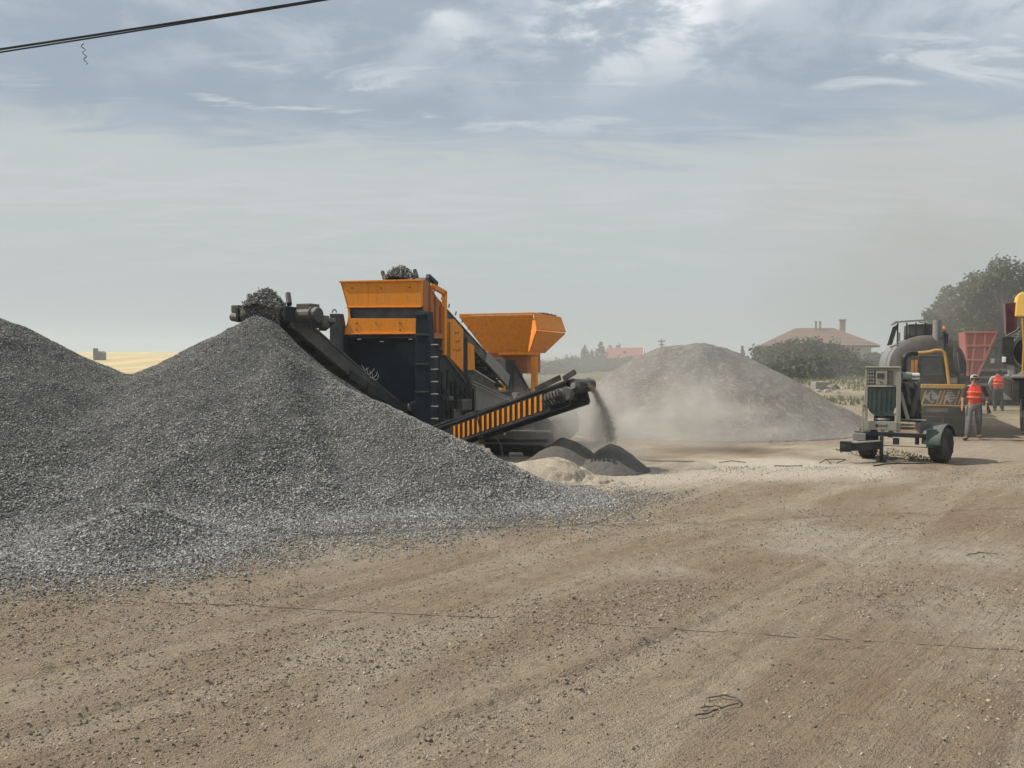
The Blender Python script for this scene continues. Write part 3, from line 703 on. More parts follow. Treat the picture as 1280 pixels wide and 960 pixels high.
# -- hopper at the far end
HX1, HX0, HY0, HY1 = 1.82, fy(575, 394, 7.05).x, 7.05, 10.1
zr = fy(667, 392.5, 7.05).z; zl = fy(667, 440, 7.6).z; zm = fx(703, 414, 1.95).z - .05
hp = [(HX0, HY0, zr), (HX1, HY0, zr), (HX1, HY1, zr), (HX0, HY1, zr)]
lo = [(HX0 + .75, HY0 + .75, zl), (HX1 - .45, HY0 + .75, zl), (HX1 - .45, HY1 - .75, zl), (HX0 + .75, HY1 - .75, zl)]
def slab(pts, t):
    pts = [V(p) for p in pts]; nrm = (pts[1] - pts[0]).cross(pts[2] - pts[0]).normalized(); return MB().prism(pts, nrm * t)
slab([hp[0], hp[1], lo[1], lo[0]], -.06).build('hopper_front', M['orange'], plant, 0.012)
slab([hp[3], hp[0], lo[0], lo[3]], -.06).build('hopper_side', M['orange'], plant, 0.012)
slab([hp[2], hp[3], lo[3], lo[2]], -.06).build('hopper_back', M['orange'], plant, 0.012)
cx1 = HX1 + .10
slab([(HX1 + .005, HY0 - .02, zr + .02), (HX1 + .005, HY1, zr + .02), (cx1 + .1, HY1, zm), (cx1, HY0 - .02, zm)], -.07).build('hopper_side', M['orange'], plant, 0.012)
slab([(cx1, HY0 - .02, zm - .004), (cx1 + .1, HY1, zm - .004), (HX1 - .42, HY1 - .6, zl), (HX1 - .42, HY0 + .72, zl)], -.06).build('hopper_wing', M['orange'], plant, 0.012)
e = MB()
for p, q in ((hp[0], hp[1]), (hp[1], hp[2]), (hp[2], hp[3]), (hp[3], hp[0])): e.beam(V(p) + V((0, 0, .03)), V(q) + V((0, 0, .03)), .09, .05)
e.build('hopper_rim', M['orange'], plant, 0.008)
MB().span((HX1 - 1.5, HY0 + .60, zl - .10), (HX1 - .30, HY0 + 1.7, zl + .02)).build('hopper_skirt', M['orange'], plant, 0.012)
e = MB()
for k in range(26): e.ball((HX1 + rr.uniform(-.05, .12), HY0 + .6 + rr.random() * 2.0, zr + .07), (.03, .035, .02 + .02 * rr.random()), 6, 4, .4, k)
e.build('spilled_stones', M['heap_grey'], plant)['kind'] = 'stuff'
ps = MB(); pz = 1.1
for x, y in ((HX1 - .22, HY0 + .75), (HX1 - 1.3, HY1 - .8), (HX0 + .8, HY0 + .95), (HX0 + .8, HY1 - .8)):
    MB().span((x - .10, y - .09, .9), (x + .10, y + .09, zl - .162)).build('hopper_post', M['orange'], plant, 0.012)
MB().span((HX0 + .6, HY0 + .9, zl - .75), (HX1 - .55, HY1 - .6, zl - .02)).build('feeder_box', M['orange_rust'], plant, 0.015)
fc = FC.y(625, 457, HY0 + .72)
MB().lathe(fc, (0, -1, 0), [(0, .30), (.16, .30), (.16, .22), (.10, .20), (.10, .07), (.2, .07), (.2, 0)], 24).build('flywheel', M['dusty'], plant, smooth=True)
p = FC.y(632, 450, HY0 + .45); q = FC.y(641, 500, HY0 + .45)
MB().span((p.x, HY0 + .45, .6), (q.x, HY0 + .7, p.z)).build('hopper_strut', M['dark'], plant, 0.01)
MB().prism([FC.y(641, 453, HY0 + .5), FC.y(661, 492, HY0 + .5), FC.y(641, 494, HY0 + .5)], (0, .1, 0)).build('strut_gusset', M['dark_dusty'], plant, 0.008)
MB().beam(FC.y(641, 452, HY0 + .4), FC.y(660, 486, HY0 + .4), .06, .09).build('strut_rail', M['dark'], plant, 0.008)
# -- vibrating feeder trough between hopper and jaw
tx = 1.45
MB().prism([fx(595, 479, tx), fx(638, 499, tx), fx(638, 522, tx), fx(596, 545, tx)], (-.07, 0, 0)).build('feeder_side', M['dusty'], plant, 0.01)
MB().prism([fx(574, 465, .9), fx(592, 460, .9), fx(619, 478, .9), fx(616, 492, .9), fx(592, 482, .9)], (-.6, 0, 0)).build('feeder_pan', M['dark_dusty'], plant, 0.01)
MB().beam(fx(590, 461, 1.0), fx(618, 478, 1.0), .07, .035).build('feeder_rail', M['galv'], plant, 0.006)
MB().beam(fx(590, 476.5, tx + .06), fx(637, 497.5, tx + .06), .05, .035).build('feeder_rail', M['grey'], plant, 0.006)
MB().beam(fx(590, 480, tx + .10), fx(637, 501, tx + .10), .04, .03).build('feeder_rail', M['grey'], plant, 0.006)
# -- chassis and running gear
ch = MB()
for x in (-.75, .75): ch.span((x - .1, .3, .75), (x + .1, 10.2, 1.05))
for y in (1.0, 3.5, 6.0, 8.8): ch.span((-.65, y - .08, .78), (.65, y + .08, 1.0))
ch.build('chassis', M['dark'], plant, 0.015)
def wheel(name, c, axis, r, w, parent, tyre=M['rubber'], rim=M['grey'], lug=8):
    w0 = thing_part(name, c, parent); ax = V(axis).normalized()
    t = MB().lathe(-ax * w / 2, ax, [(.02 * w, r * .55), (0, r * .80), (.03 * w, r * .93), (.12 * w, r * .985), (.2 * w, r), (.8 * w, r), (.88 * w, r * .985), (.97 * w, r * .93), (w, r * .80), (.98 * w, r * .55)], 30)
    a_ = ax.orthogonal().normalized(); b2 = ax.cross(a_)
    for k in range(26):
        an = 2 * math.pi * k / 26; d = a_ * math.cos(an) + b2 * math.sin(an); s_ = .26 * w * (1 if k % 2 else -1)
        t.beam(d * (r * .985) + ax * s_ - ax * w * .2, d * (r * .985) + ax * s_ + ax * w * .2, r * .10, r * .07, d)
    t.build('tyre', tyre, w0, smooth=True)
    rm = MB().lathe(-ax * w * .42, ax, [(0, r * .54), (0, r * .50), (.10 * w, r * .46), (.18 * w, r * .22), (.05 * w, r * .20), (.05 * w, 0)], 24)
    rm.lathe(ax * w * .42, -ax, [(0, r * .54), (0, r * .50), (.10 * w, r * .46), (.18 * w, r * .22), (.05 * w, r * .20), (.05 * w, 0)], 24)
    rm.build('rim', rim, w0, smooth=True)
    return w0
def thing_part(name, loc, parent):
    o = bpy.data.objects.new(name, None); COL.objects.link(o); o.location = loc; o.parent = parent; o.empty_display_size = .1
    return o
for y in (7.6, 8.8):
    for x in (-1.0, 1.0): wheel('wheel', (x, y, .5), (1, 0, 0), .5, .3, plant)

# -- conveyors: a helper that lays frame, belt, rollers and head along a line (all parts of the plant)
def conveyor(name, tail, head, width, side_h, parent, frame_mat, under=True, idlers=9, drum_r=.17):
    """tail and head: local points of the belt's top centre line."""
    t, h = V(tail), V(head); d = (h - t).normalized(); side = V((0, 0, 1)).cross(d).normalized(); up = d.cross(side); L = (h - t).length
    root = thing_part(name, (0, 0, 0), parent)
    for s in (-1, 1):
        fr = MB(); o = side * (s * width / 2)
        fr.beam(t + o - up * side_h * .5, h + o - up * side_h * .5 - d * .15, .05, side_h)
        fr.beam(t + o + up * .02, h + o + up * .02 - d * .1, .10, .05); fr.beam(t + o - up * side_h, h + o - up * side_h - d * .2, .10, .05)
        fr.build('conveyor_frame', frame_mat, root, 0.008)
    bt = MB(); prof = [(-.46, .10), (-.22, 0), (.22, 0), (.46, .10)]
    pts0 = [t + side * (x * width) + up * (z + .03) for x, z in prof]; pts1 = [h + side * (x * width) + up * (z * .2 + .03) for x, z in prof]
    bt.add(pts0 + pts1 + [p - up * .02 for p in pts0 + pts1], [(0, 1, 5, 4), (1, 2, 6, 5), (2, 3, 7, 6), (8, 12, 13, 9), (9, 13, 14, 10), (10, 14, 15, 11), (0, 4, 12, 8), (3, 11, 15, 7)])
    bt.beam(t - up * (2 * drum_r) , h - up * (2 * drum_r), width * .86, .02)
    bt.lathe(h - up * drum_r - side * width * .43, side, [(0, drum_r + .03), (width * .86, drum_r + .03)], 22)
    bt.build('belt', M['belt'], root, smooth=True)
    MB().cyl(h - up * drum_r - side * width * .52, h - up * drum_r + side * width * .52, drum_r * .55, n=14).build('head_drum', M['grey'], root, smooth=True)
    if under:
        for k in range(1, idlers):
            p = t + d * (L * k / idlers) - up * (2 * drum_r + .05)
            MB().cyl(p - side * width * .46, p + side * width * .46, .05, n=10).beam(p - side * width * .5 + up * .1, p + side * width * .5 + up * .1, .04, .05).build('return_roller', M['dark_dusty'], root)
    return root, t, h, d, side, up
# 1. main conveyor, discharging on the tall heap
h1 = FC.I @ at(333, 386.5, 15.75); t1 = V((h1.x + .22, .9, .42))
cv1, t_, h_, d_, s_, u_ = conveyor('main_conveyor', t1, h1, 1.15, .30, plant, M['dark_dusty'], drum_r=.13)
hd = MB()
for s in (-1, 1):
    o = s_ * (s * .60)
    MB().beam(h_ + o - d_ * .3 + u_ * .02, h_ + o + d_ * .12 - u_ * .18, .06, .30).build('head_bracket', M['dark'], cv1, 0.01)

for s in (-1, 1):
    o = s_ * (s * .50); MB().beam(h_ + o + u_ * .12 - d_ * .05, h_ + o - s_ * .18 + u_ * .42 - d_ * .1, .10, .10).build('skirt_post', M['black'], cv1, 0.02)
mt = MB(); mc = h_ + s_ * .62 - d_ * .25
mt.cyl(mc + s_ * .02 - u_ * .02, mc + s_ * .52 - u_ * .02, .16, n=16); mt.box(mc + s_ * .2 + u_ * .12, (.34, .34, .22)); mt.cyl(mc + s_ * .36 - u_ * .02, mc + s_ * .40 - u_ * .02, .19, n=16)
mt.box(mc + s_ * .30 + u_ * .02 - d_ * .34, (.3, .26, .26)); mt.beam(mc + s_ * .1 - d_ * .7 + u_ * .05, mc + s_ * .5 - d_ * .45 + u_ * .12, .18, .1)
mt.build('drive_motor', M['dark_dusty'], cv1, 0.02)
lb = MB(); o = h_ - s_ * .60
lb.box(o - s_ * .13 + u_ * .02, (.20, .22, .16)); lb.cyl(o - u_ * .2, o - s_ * .22 - u_ * .16, .09, n=12); lb.beam(o - s_ * .02 - u_ * .25, o - s_ * .3 + u_ * .05, .06, .08)
lb.build('drum_bearing', M['dark_dusty'], cv1, 0.015)
ld_ = MB(); rr = random.Random(5); vs = []
n_, m_ = 22, 9
for j in range(m_ + 1):
    ph = (math.pi / 2) * j / m_
    for i in range(n_):
        th = 2 * math.pi * i / n_; k = 1 + .10 * (rr.random() - .5)
        q_ = 1 - j / m_; vs.append(h_ + s_ * (-.03 + .48 * math.cos(th) * q_ * k) + d_ * (-.16 + .58 * math.sin(th) * q_ * k) + V((0, 0, -.10 + .50 * (1 - q_ ** 1.8) * k)))
ld_.add(vs, [(j * n_ + i, j * n_ + (i + 1) % n_, (j + 1) * n_ + (i + 1) % n_, (j + 1) * n_ + i) for j in range(m_) for i in range(n_)])
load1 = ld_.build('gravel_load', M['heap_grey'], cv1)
pp = np.array([tuple(v) for v in vs for _ in range(15)]) + rng.normal(0, .024, (len(vs) * 15, 3)) + np.array([[0, -.01, .02]])
o = fp = np.array([tuple(h_ + s_ * rng.uniform(-.46, .46) + d_ * (.15 + .05 * abs(rng.normal())) + V((0, 0, -rng.uniform(-.06, .42)))) for _ in range(1500)])
pp = np.concatenate([pp, fp])
scatter('loose_gravel', pp, .018 + .022 * rng.rand(len(pp)), 'stone', cv1)
wb = MB()
for k, (x, w_) in enumerate(((.62, .16), (.66, .10))):
    q0 = t_.lerp(h_, .12 + .05 * k) + s_ * x - u_ * .02; q1 = t_.lerp(h_, .60 - .12 * k) + s_ * x - u_ * .30
    wb.beam(q0, q1, .05, .20)
wb.build('side_plate', M['dark'], cv1, 0.01)
q = t_.lerp(h_, .16) + s_ * .69 + u_ * .05
MB().box(q, (.02, .22, .14), Matrix((s_, d_, u_)).transposed()).build('side_sign', M['grey'], cv1)
hz_ = MB(); c0 = t_.lerp(h_, .52) + s_ * .66 + u_ * .16; rh = random.Random(9)
for k in range(4):
    p = c0 + V((-.16 + .10 * k, -.01 * k, .02 - .06 * k)); q = p + V((.10 + .12 * rh.random(), .02, -.02 - .1 * rh.random())); dip = .10 + .12 * rh.random()
    hz_.tube([p.lerp(q, t) + V((.03 * math.sin(7 * t + k), .02 * math.cos(5 * t), -dip * math.sin(math.pi * t))) for t in np.linspace(0, 1, 14)], .008, 5)
hz_.build('coiled_hose', M['grey'], cv1, smooth=True)
st1 = MB()
for f, x in ((.30, .55), (.30, -.55), (.62, .5)):
    q = t_.lerp(h_, f) + s_ * x - u_ * .3; MB().beam(q, q + V((.15, .9, -.75)), .07, .07).build('conveyor_strut', M['dark'], cv1, 0.01)

# 2. feed conveyor rising from the hopper to the top of the screen
h2 = FC.y(490, 350, .25); t2 = fx(617, 473, .55); t2 = V((.55, t2.y, t2.z)); h2 = V((h2.x + .05, .62, h2.z + .02))
cv2, t_, h_, d_, s_, u_ = conveyor('feed_conveyor', t2, h2, 1.05, .26, plant, M['dark_dusty'], drum_r=.16, idlers=12)
for s in (-1, 1):
    o = s_ * (s * .5); MB().beam(h_ + o + u_ * .05, h_ + o - s_ * .16 + u_ * .32 - d_ * .02, .09, .09).build('skirt_post', M['black'], cv2, 0.02)
hd = MB(); o = h_ + s_ * .58
hd.box(o - d_ * .15, (.22, .4, .2)); hd.cyl(o - s_ * .06 - u_ * .12, o + s_ * .28 - u_ * .12, .15, n=14); hd.beam(o + s_ * .22 + u_ * .1, o + s_ * .22 - d_ * .5 + u_ * .14, .12, .12); hd.beam(o + s_ * .12 - u_ * .1, V((o.x + .12, o.y - .02, 3.35)), .05, .05, (0, 1, 0))
hd.build('drive_motor', M['dark'], cv2, 0.015)
vs = []
for j in range(m_ + 1):
    ph = (math.pi / 2) * j / m_
    for i in range(n_):
        th = 2 * math.pi * i / n_; k = 1 + .10 * (rr.random() - .5)
        q_ = 1 - j / m_; vs.append(h_ + s_ * (-.04 + .50 * math.cos(th) * q_ * k) + d_ * (-.22 + .58 * math.sin(th) * q_ * k) + V((0, 0, -.06 + .46 * (1 - q_ ** 1.8) * k)))
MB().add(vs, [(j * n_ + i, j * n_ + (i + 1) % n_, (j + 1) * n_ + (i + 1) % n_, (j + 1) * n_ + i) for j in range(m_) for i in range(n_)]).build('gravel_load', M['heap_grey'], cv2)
pp = np.array([tuple(v) for v in vs for _ in range(14)]) + rng.normal(0, .024, (len(vs) * 14, 3)) + np.array([[0, -.01, .02]])
scatter('loose_gravel', pp, .02 + .03 * rng.rand(len(pp)), 'stone', cv2)
e = MB()
for k in range(7):
    q = t_.lerp(h_, .45 + .07 * k) + s_ * .56 + u_ * .12; e.beam(q, q + u_ * .12, .03, .03)
e.build('belt_guard_stud', M['dark'], cv2)['kind'] = 'stuff'
e = MB(); e.prism([t_ + s_ * .56 + u_ * .12, t_ + s_ * .56 - u_ * .28, t_.lerp(h_, .30) + s_ * .56 - u_ * .26, t_.lerp(h_, .30) + s_ * .56 + u_ * .10], s_ * .03); e.build('belt_cover', M['grey'], cv2, 0.008)
# 3. striped fines conveyor slewed to the right, towards the camera
h3 = FC.I @ at(727, 475.5, 15.0); t3 = FC.I @ at(578, 529, 17.2); VT3 = t3 - h3; t3 = t3 + VT3.normalized() * 1.3; LT3 = VT3.length
cv3, t_, h_, d_, s_, u_ = conveyor('striped_conveyor', t3, h3, .62, .42, plant, M['dark'], drum_r=.10, idlers=11)
near_s = -1 if (-s_).dot(FC.o - t_.lerp(h_, .5)) > 0 else 1
ns = s_ * near_s; L3 = (h_ - t_).length; F0 = 1.3 / L3
face0 = t_ + ns * (.62 / 2 + .030) - u_ * .215
MB().beam(face0 + d_ * (L3 * F0 - .05), face0 + d_ * (L3 * .845), .012, .36).build('stripe_board', M['black'], cv3)
mrot = Matrix((ns, d_, V((0, 0, 1)))).transposed()
stripe = None
for k in range(18):
    f = F0 + .01 + k * ((.825 - F0 - .01) / 17.0)
    p = face0 + d_ * (L3 * f) + ns * .0125
    if stripe is None:
        dz = d_.z; hh = .158; w_ = .060
        pr = [V((0, -w_ / 2, -hh)), V((0, w_ / 2, -hh)), V((0, w_ / 2, hh)), V((0, -w_ / 2, hh))]
        dh = V((d_.x, d_.y, 0)).normalized(); 
        pts = [dh * q.y + V((0, 0, q.z * 1.02 + q.y * dz / max(.2, math.hypot(d_.x, d_.y)))) for q in pr]
        stripe = MB().prism(pts, ns * .006).build('warning_stripe', M['orange'], cv3); stripe.location = p
    else: copy_part(stripe, cv3, p)
mt = MB()
for f, r_, l_ in ((.875, .11, .12), (.905, .13, .16), (.94, .14, .13), (.975, .13, .11)):
    q = t_ + d_ * (L3 * f) + ns * .335 - u_ * .22; mt.cyl(q, q + ns * l_, r_, n=16)
mt.beam(t_ + d_ * (L3 * .86) + ns * .44 - u_ * .20, t_ + d_ * (L3 * .96) + ns * .44 - u_ * .2, .12, .10)
mt.build('drive_motor', M['dark_dusty'], cv3, 0.012)
hs = MB()
for k in range(6):
    q0 = t_ + d_ * (L3 * (.865 + .017 * k)) + ns * .50 - u_ * .1; q1 = t_ + d_ * (L3 * (.88 + .018 * k)) + ns * .48 - u_ * .36
    hs.tube([q0.lerp(q1, t) + ns * .10 * math.sin(math.pi * t) - u_ * .06 * math.sin(2 * math.pi * t) for t in np.linspace(0, 1, 8)], .018, 5)
hs.build('hydraulic_hose', M['rubber'], cv3, smooth=True)['kind'] = 'stuff'
e = MB()
for f0, f1 in ((.80, .94), (.955, 1.02)):
    e.beam(t_ + d_ * (L3 * f0) + ns * .27 + u_ * .10, t_ + d_ * (L3 * f1) + ns * .27 + u_ * .15, .05, .10)
e.build('belt_skirt', M['rubber'], cv3, 0.006)
e = MB(); q = t_ + d_ * (L3 * .52) - u_ * .5
e.cyl(q, V((q.x, q.y, .55)), .03, n=8); e.build('support_leg', M['galv'], cv3)
e = MB(); q = t_ + d_ * (L3 * .45) + ns * .335; e.beam(q + u_ * .1, q - u_ * .5, .05, .05); e.build('frame_clamp', M['black'], cv3, .006)
HEAD3 = FC.M @ h_; DIR3 = (FC.M.to_3x3() @ d_)

# ================================================================== dusty trailer rear under the striped conveyor
FT = Frame(at(644, 560, 17.0), R(14)); FT = Frame((FT.loc.x, FT.loc.y, 0), R(14))
trl = thing('tank_trailer', FT.loc, FT.theta, 'dust-covered low trailer with rounded guard and white plate, half hidden under the striped conveyor', 'trailer')
p0, p1 = FT.y(598, 522, 0), FT.y(694, 566, 0)
ztop, zlow = FT.y(640, 520, 0).z, FT.y(640, 556, 0).z
arc = [V((-.85, 0, zlow))] + [V((-.85 + .18 * (1 - math.cos(t)), 0, ztop - .2 + .2 * math.sin(t))) for t in np.linspace(0, math.pi / 2, 6)] + [V((.62 + .26 * math.sin(t), 0, ztop - .3 + .3 * math.cos(t))) for t in np.linspace(0, math.pi / 2, 7)] + [V((.88, 0, zlow))]
MB().prism(arc, (0, 3.4, 0)).build('rear_guard', M['dusty'], trl, 0.02)
e = MB()
for x in (-.5, -.05, .4): e.span((x, -.03, zlow + .05), (x + .05, -.002, ztop - .08))
e.span((-.8, -.035, zlow + .28), (.8, -.003, zlow + .33)); e.build('guard_rib', M['dusty'], trl, 0.008)
MB().span((-.75, .12, .16), (.8, 3.3, zlow - .003)).build('underbody', M['black'], trl, 0.02)
e = MB(); e.beam((-.7, -.02, .34), (.75, -.02, .40), .05, .07); e.build('bumper_bar', M['dark'], trl, 0.01)
npl = FT.y(645, 569, -.05)
MB().box(npl, (.30, .015, .13)).build('number_plate', M['white'], trl)
nl = MB()
for k in range(6): nl.box(npl + V((-.115 + k * .046, -.010, -.012)), (.026, .004, .06))
nl.build('plate_lettering', M['dark_dusty'], trl)
for x in (-.55, .62): wheel('wheel', (x, .55, .34), (1, 0, 0), .34, .26, trl, M['rubber'], M['dusty'])
hq = [FT.y(px, py, -.12) for px, py in ((612, 542), (620, 546), (626, 556), (628, 570), (629, 588))]
MB().tube(hq, .018, 6).build('air_hose', M['dusty'], trl, smooth=True)
e = MB(); q = FT.y(670, 519, .0); e.cyl(V((.45, .3, ztop)), V((.45, .3, ztop + .22)), .03, n=8); e.build('vent_pipe', M['grey'], trl)
MB().ball((.72, .5, zlow + .12), (.30, .5, .30), 18, 10, .03).build('rear_fender', M['dusty'], trl, smooth=True)

# ================================================================== GENERATOR TRAILER
TG = R(27)
g0_ = at(1122, 500, 16.45); FG = Frame((g0_.x, g0_.y, 0), TG)
gen = thing('generator_trailer', FG.loc, TG, 'small wheeled generator trailer with beige control cabinet and dark green radiator shroud', 'generator')
def G(px, py, y=0.0): return FG.y(px, py, y)
def plate(px0, py0, px1, py1, y0, y1, F=None):
    F = F or FG; a, b = F.y(px0, py0, y0), F.y(px1, py1, y0); return MB().span((a.x, y0, b.z), (b.x, y1, a.z))
plate(1082, 460, 1121, 482, -.30, .1).build('control_cabinet', M['cream'], gen, 0.012)
a, b_ = G(1083.5, 463, -.305), G(1116, 481, -.305)
MB().span((a.x, -.312, b_.z), (b_.x, -.302, a.z)).build('control_panel', M['dark_dusty'], gen)
a, b_ = G(1095, 463.5, -.32), G(1109, 481, -.32); MB().span((a.x, -.322, b_.z), (b_.x, -.314, a.z)).build('display_plate', M['cream'], gen, 0.004)
a, b_ = G(1096.5, 466.5, -.33), G(1105, 473, -.33); MB().span((a.x, -.330, b_.z), (b_.x, -.323, a.z)).build('display_screen', M['glass'], gen)
for j in range(4):
    for i in range(3):
        p = G(1085.2 + i * 3.2, 465 + j * 4.3, -.318); MB().box(p, (.030, .014, .040)).build('breaker_switch', M['cream'] if (i + j) % 3 else M['grey'], gen)
MB().box(G(1101, 477.5, -.328), (.05, .01, .02)).build('push_button', M['dark'], gen)
sh = [G(1084, 484, -.28), G(1120, 484, -.28), G(1120, 510, -.28)] + [G(1102 + 17.5 * math.cos(t), 507 + 14 * math.sin(t), -.28) for t in np.linspace(.2, math.pi - .2, 9)] + [G(1084, 508, -.28)]
MB().prism(sh, (0, .35, 0)).build('radiator_shroud', M['green'], gen, 0.012)
for k in range(5):
    p, q = G(1087 + k * 6.2, 487, -.29), G(1087 + k * 6.2, 517 - abs(k - 2) * 3, -.29); MB().span((p.x, -.292, q.z), (p.x + .03, -.281, p.z)).build('shroud_rib', M['green'], gen, 0.003)
plate(1121, 458, 1125.5, 540, -.32, -.22).build('frame_post', M['cream'], gen, 0.008)
plate(1081, 483, 1084, 538, -.30, -.22).build('frame_post', M['cream'], gen, 0.008)
plate(1081, 458.2, 1126, 460, -.34, .12).build('cabinet_roof', M['cream'], gen, 0.006)
MB().beam(G(1125.5, 490, -.2), G(1135, 524, -.2), .07, .05, (0, 1, 0)).build('frame_brace', M['cream'], gen, 0.006)
plate(1083, 526, 1121, 538.5, -.34, -.28).build('base_panel', M['cream'], gen, 0.008)
e = MB()
for k, (w_, h_2) in enumerate(((3.4, 2.4), (1.2, 1.4), (1.3, 1.3), (1.2, 1.6), (1.3, 1.3), (1.2, 1.5), (.8, 2.2))):
    px = 1094.5 + k * 2.3; p, q = G(px, 532.5 - h_2, -.345), G(px + w_ * .9, 532.5 + h_2 * .7, -.345); e.span((p.x, -.344, q.z), (q.x, -.3405, p.z))
e.build('panel_lettering', M['black'], gen)
e = MB(); e.ball(G(1103, 523.5, -.1), (.20, .2, .05), 14, 6); e.build('fan_guard', M['galv'], gen, smooth=True)
plate(1092, 520, 1118, 527, -.2, .3).build('sump', M['dark'], gen, 0.02)
# engine right of the post
plate(1126, 484, 1150, 524, .05, .75).build('engine_block', M['dark_dusty'], gen, 0.04)
plate(1128, 475, 1150, 486, .08, .65).build('rocker_cover', M['grey'], gen, 0.03)
plate(1130, 466.5, 1150, 470.5, 0, .5).build('air_intake', M['white'], gen, 0.02)
plate(1129, 471.5, 1150, 474.5, .02, .5).build('air_intake', M['white'], gen, 0.02)
p = G(1127, 470, -.05); MB().cyl(p, p + V((.16, .1, 0)), .085, n=14).cyl(p + V((-.02, -.02, 0)), p + V((.02, 0, 0)), .10, n=14).build('oil_filter', M['grey'], gen, smooth=True)
def gtube(pts, r, y, name, mat):
    cp = [G(px, py, y + dy) for px, py, dy in pts]; out = []
    for i in range(len(cp) - 1):
        p0, p1, p2, p3 = cp[max(i - 1, 0)], cp[i], cp[i + 1], cp[min(i + 2, len(cp) - 1)]
        for t in np.linspace(0, 1, 6, endpoint=False):
            out.append(0.5 * ((2 * p1) + (p2 - p0) * t + (2 * p0 - 5 * p1 + 4 * p2 - p3) * t * t + (3 * p1 - p0 - 3 * p2 + p3) * t ** 3))
    out.append(cp[-1]); return MB().tube(out, r, 8).build(name, mat, gen, smooth=True)
gtube([(1126, 482, 0), (1132, 480, -.05), (1135, 490, -.05), (1137, 504, 0), (1142, 508, .1)], .045, -.08, 'coolant_hose', M['dark_dusty'])
gtube([(1146, 478, 0), (1147, 490, -.05), (1143, 505, -.05), (1140, 520, 0)], .055, -.05, 'coolant_hose', M['dark_dusty'])
gtube([(1128, 489, 0), (1130, 500, -.05), (1128, 512, 0), (1133, 522, 0)], .03, -.1, 'coolant_hose', M['rubber'])
gtube([(1128, 486, 0), (1131, 476, 0), (1130, 455, 0), (1131, 446, 0), (1137, 442, .1), (1146, 442, .2)], .055, .1, 'exhaust_pipe', M['black'])
gtube([(1149, 500, 0), (1150, 512, -.05), (1146, 520, 0)], .025, -.1, 'coolant_hose', M['rubber'])
plate(1126, 516, 1152, 528, -.02, .7).build('engine_mount', M['dark'], gen, 0.015)
plate(1126, 524, 1158, 526, -.25, .0).build('mount_rail', M['grey'], gen, 0.006)
# chassis, drawbar, stand
plate(1068, 539, 1172, 548.5, -.33, -.22).build('chassis_rail', M['dark'], gen, 0.01)
plate(1070, 540, 1170, 547.5, .70, .82).build('chassis_rail', M['dark'], gen, 0.01)
for px in (1075, 1110, 1160): plate(px, 541, px + 6, 547, -.21, .69).build('cross_member', M['dark'], gen)
plate(1066, 541, 1082, 551, -.42, -.34).build('rail_end', M['grey'], gen, 0.008)
plate(1116, 549, 1124, 556, -.25, .1).build('rail_bracket', M['dark_dusty'], gen, 0.01)
plate(1090, 556.5, 1165, 559.5, .10, .17).build('axle', M['black'], gen)
plate(1144, 546, 1149, 556, -.2, .0).build('spring_hanger', M['black'], gen, 0.006)
db0, db1 = G(1102, 556, -.40), G(1060, 558.5, -.95)
MB().beam(db0, db1, .10, .17).build('drawbar', M['dark'], gen, 0.01)
MB().beam(db0 + V((0, 0, .09)), db1 + V((0.1, 0, .095)), .11, .018).build('drawbar_edge', M['galv'], gen)
e = G(1057, 558, -.98); MB().box(e, (.22, .08, .22)).cyl(e + V((-.02, -.06, -.02)), e + V((-.02, .06, -.02)), .06, n=12).build('tow_eye', M['dark'], gen, 0.012)
p = G(1102, 545, -.46); MB().beam((p.x, -.46, p.z), (p.x, -.46, .03), .075, .075).build('jack_stand', M['dark'], gen, 0.006)
MB().cyl((p.x, -.46, .03), (p.x, -.46, .012), .11, n=12).build('jack_foot', M['dark'], gen)
MB().tube([V((p.x, -.46, .62)), V((p.x, -.46, .70)), V((p.x + .1, -.5, .71))], .015).build('jack_handle', M['dark_dusty'], gen)
plate(1077.5, 505, 1079, 540, -.42, -.38).build('side_handle', M['cream'], gen, 0.004)
MB().beam(G(1079, 506, -.40), G(1082, 508, -.30), .03, .03).build('side_handle_arm', M['cream'], gen)
wl = G(1085, 561, .12); wr = G(1176, 556, .05)
wheel('wheel', (wl.x, .12, .36), V((1, -.25, 0)), .36, .26, gen, M['rubber'], M['dark_dusty'])
wheel('wheel', (wr.x, .05, .37), V((1, -.42, 0)), .37, .27, gen, M['rubber'], M['dark_dusty'])
mg = MB(); c_ = V((wr.x - .04, .05, .37)); axm = V((1, -.42, 0)).normalized(); fwd = V((-.42, -1, 0)).normalized(); n_ = 12; vs = []
for k in range(n_ + 1):
    t = math.pi * (.02 + .86 * k / n_); d = fwd * math.cos(t) + V((0, 0, 1)) * math.sin(t)
    for r_ in (.45, .425):
        for s in (-.17, .19): vs.append(c_ + d * r_ + axm * s)
fs = []
for k in range(n_):
    o = k * 4; fs += [(o, o + 4, o + 5, o + 1), (o + 2, o + 3, o + 7, o + 6), (o, o + 2, o + 6, o + 4), (o + 1, o + 5, o + 7, o + 3)]
fs += [(0, 1, 3, 2), (n_ * 4, n_ * 4 + 2, n_ * 4 + 3, n_ * 4 + 1)]
mg.add(vs, fs).build('mudguard', M['green'], gen, 0.004, smooth=True)
plate(1158, 536, 1171, 560, -.34, -.30).build('mud_plate', M['green'], gen, 0.01)

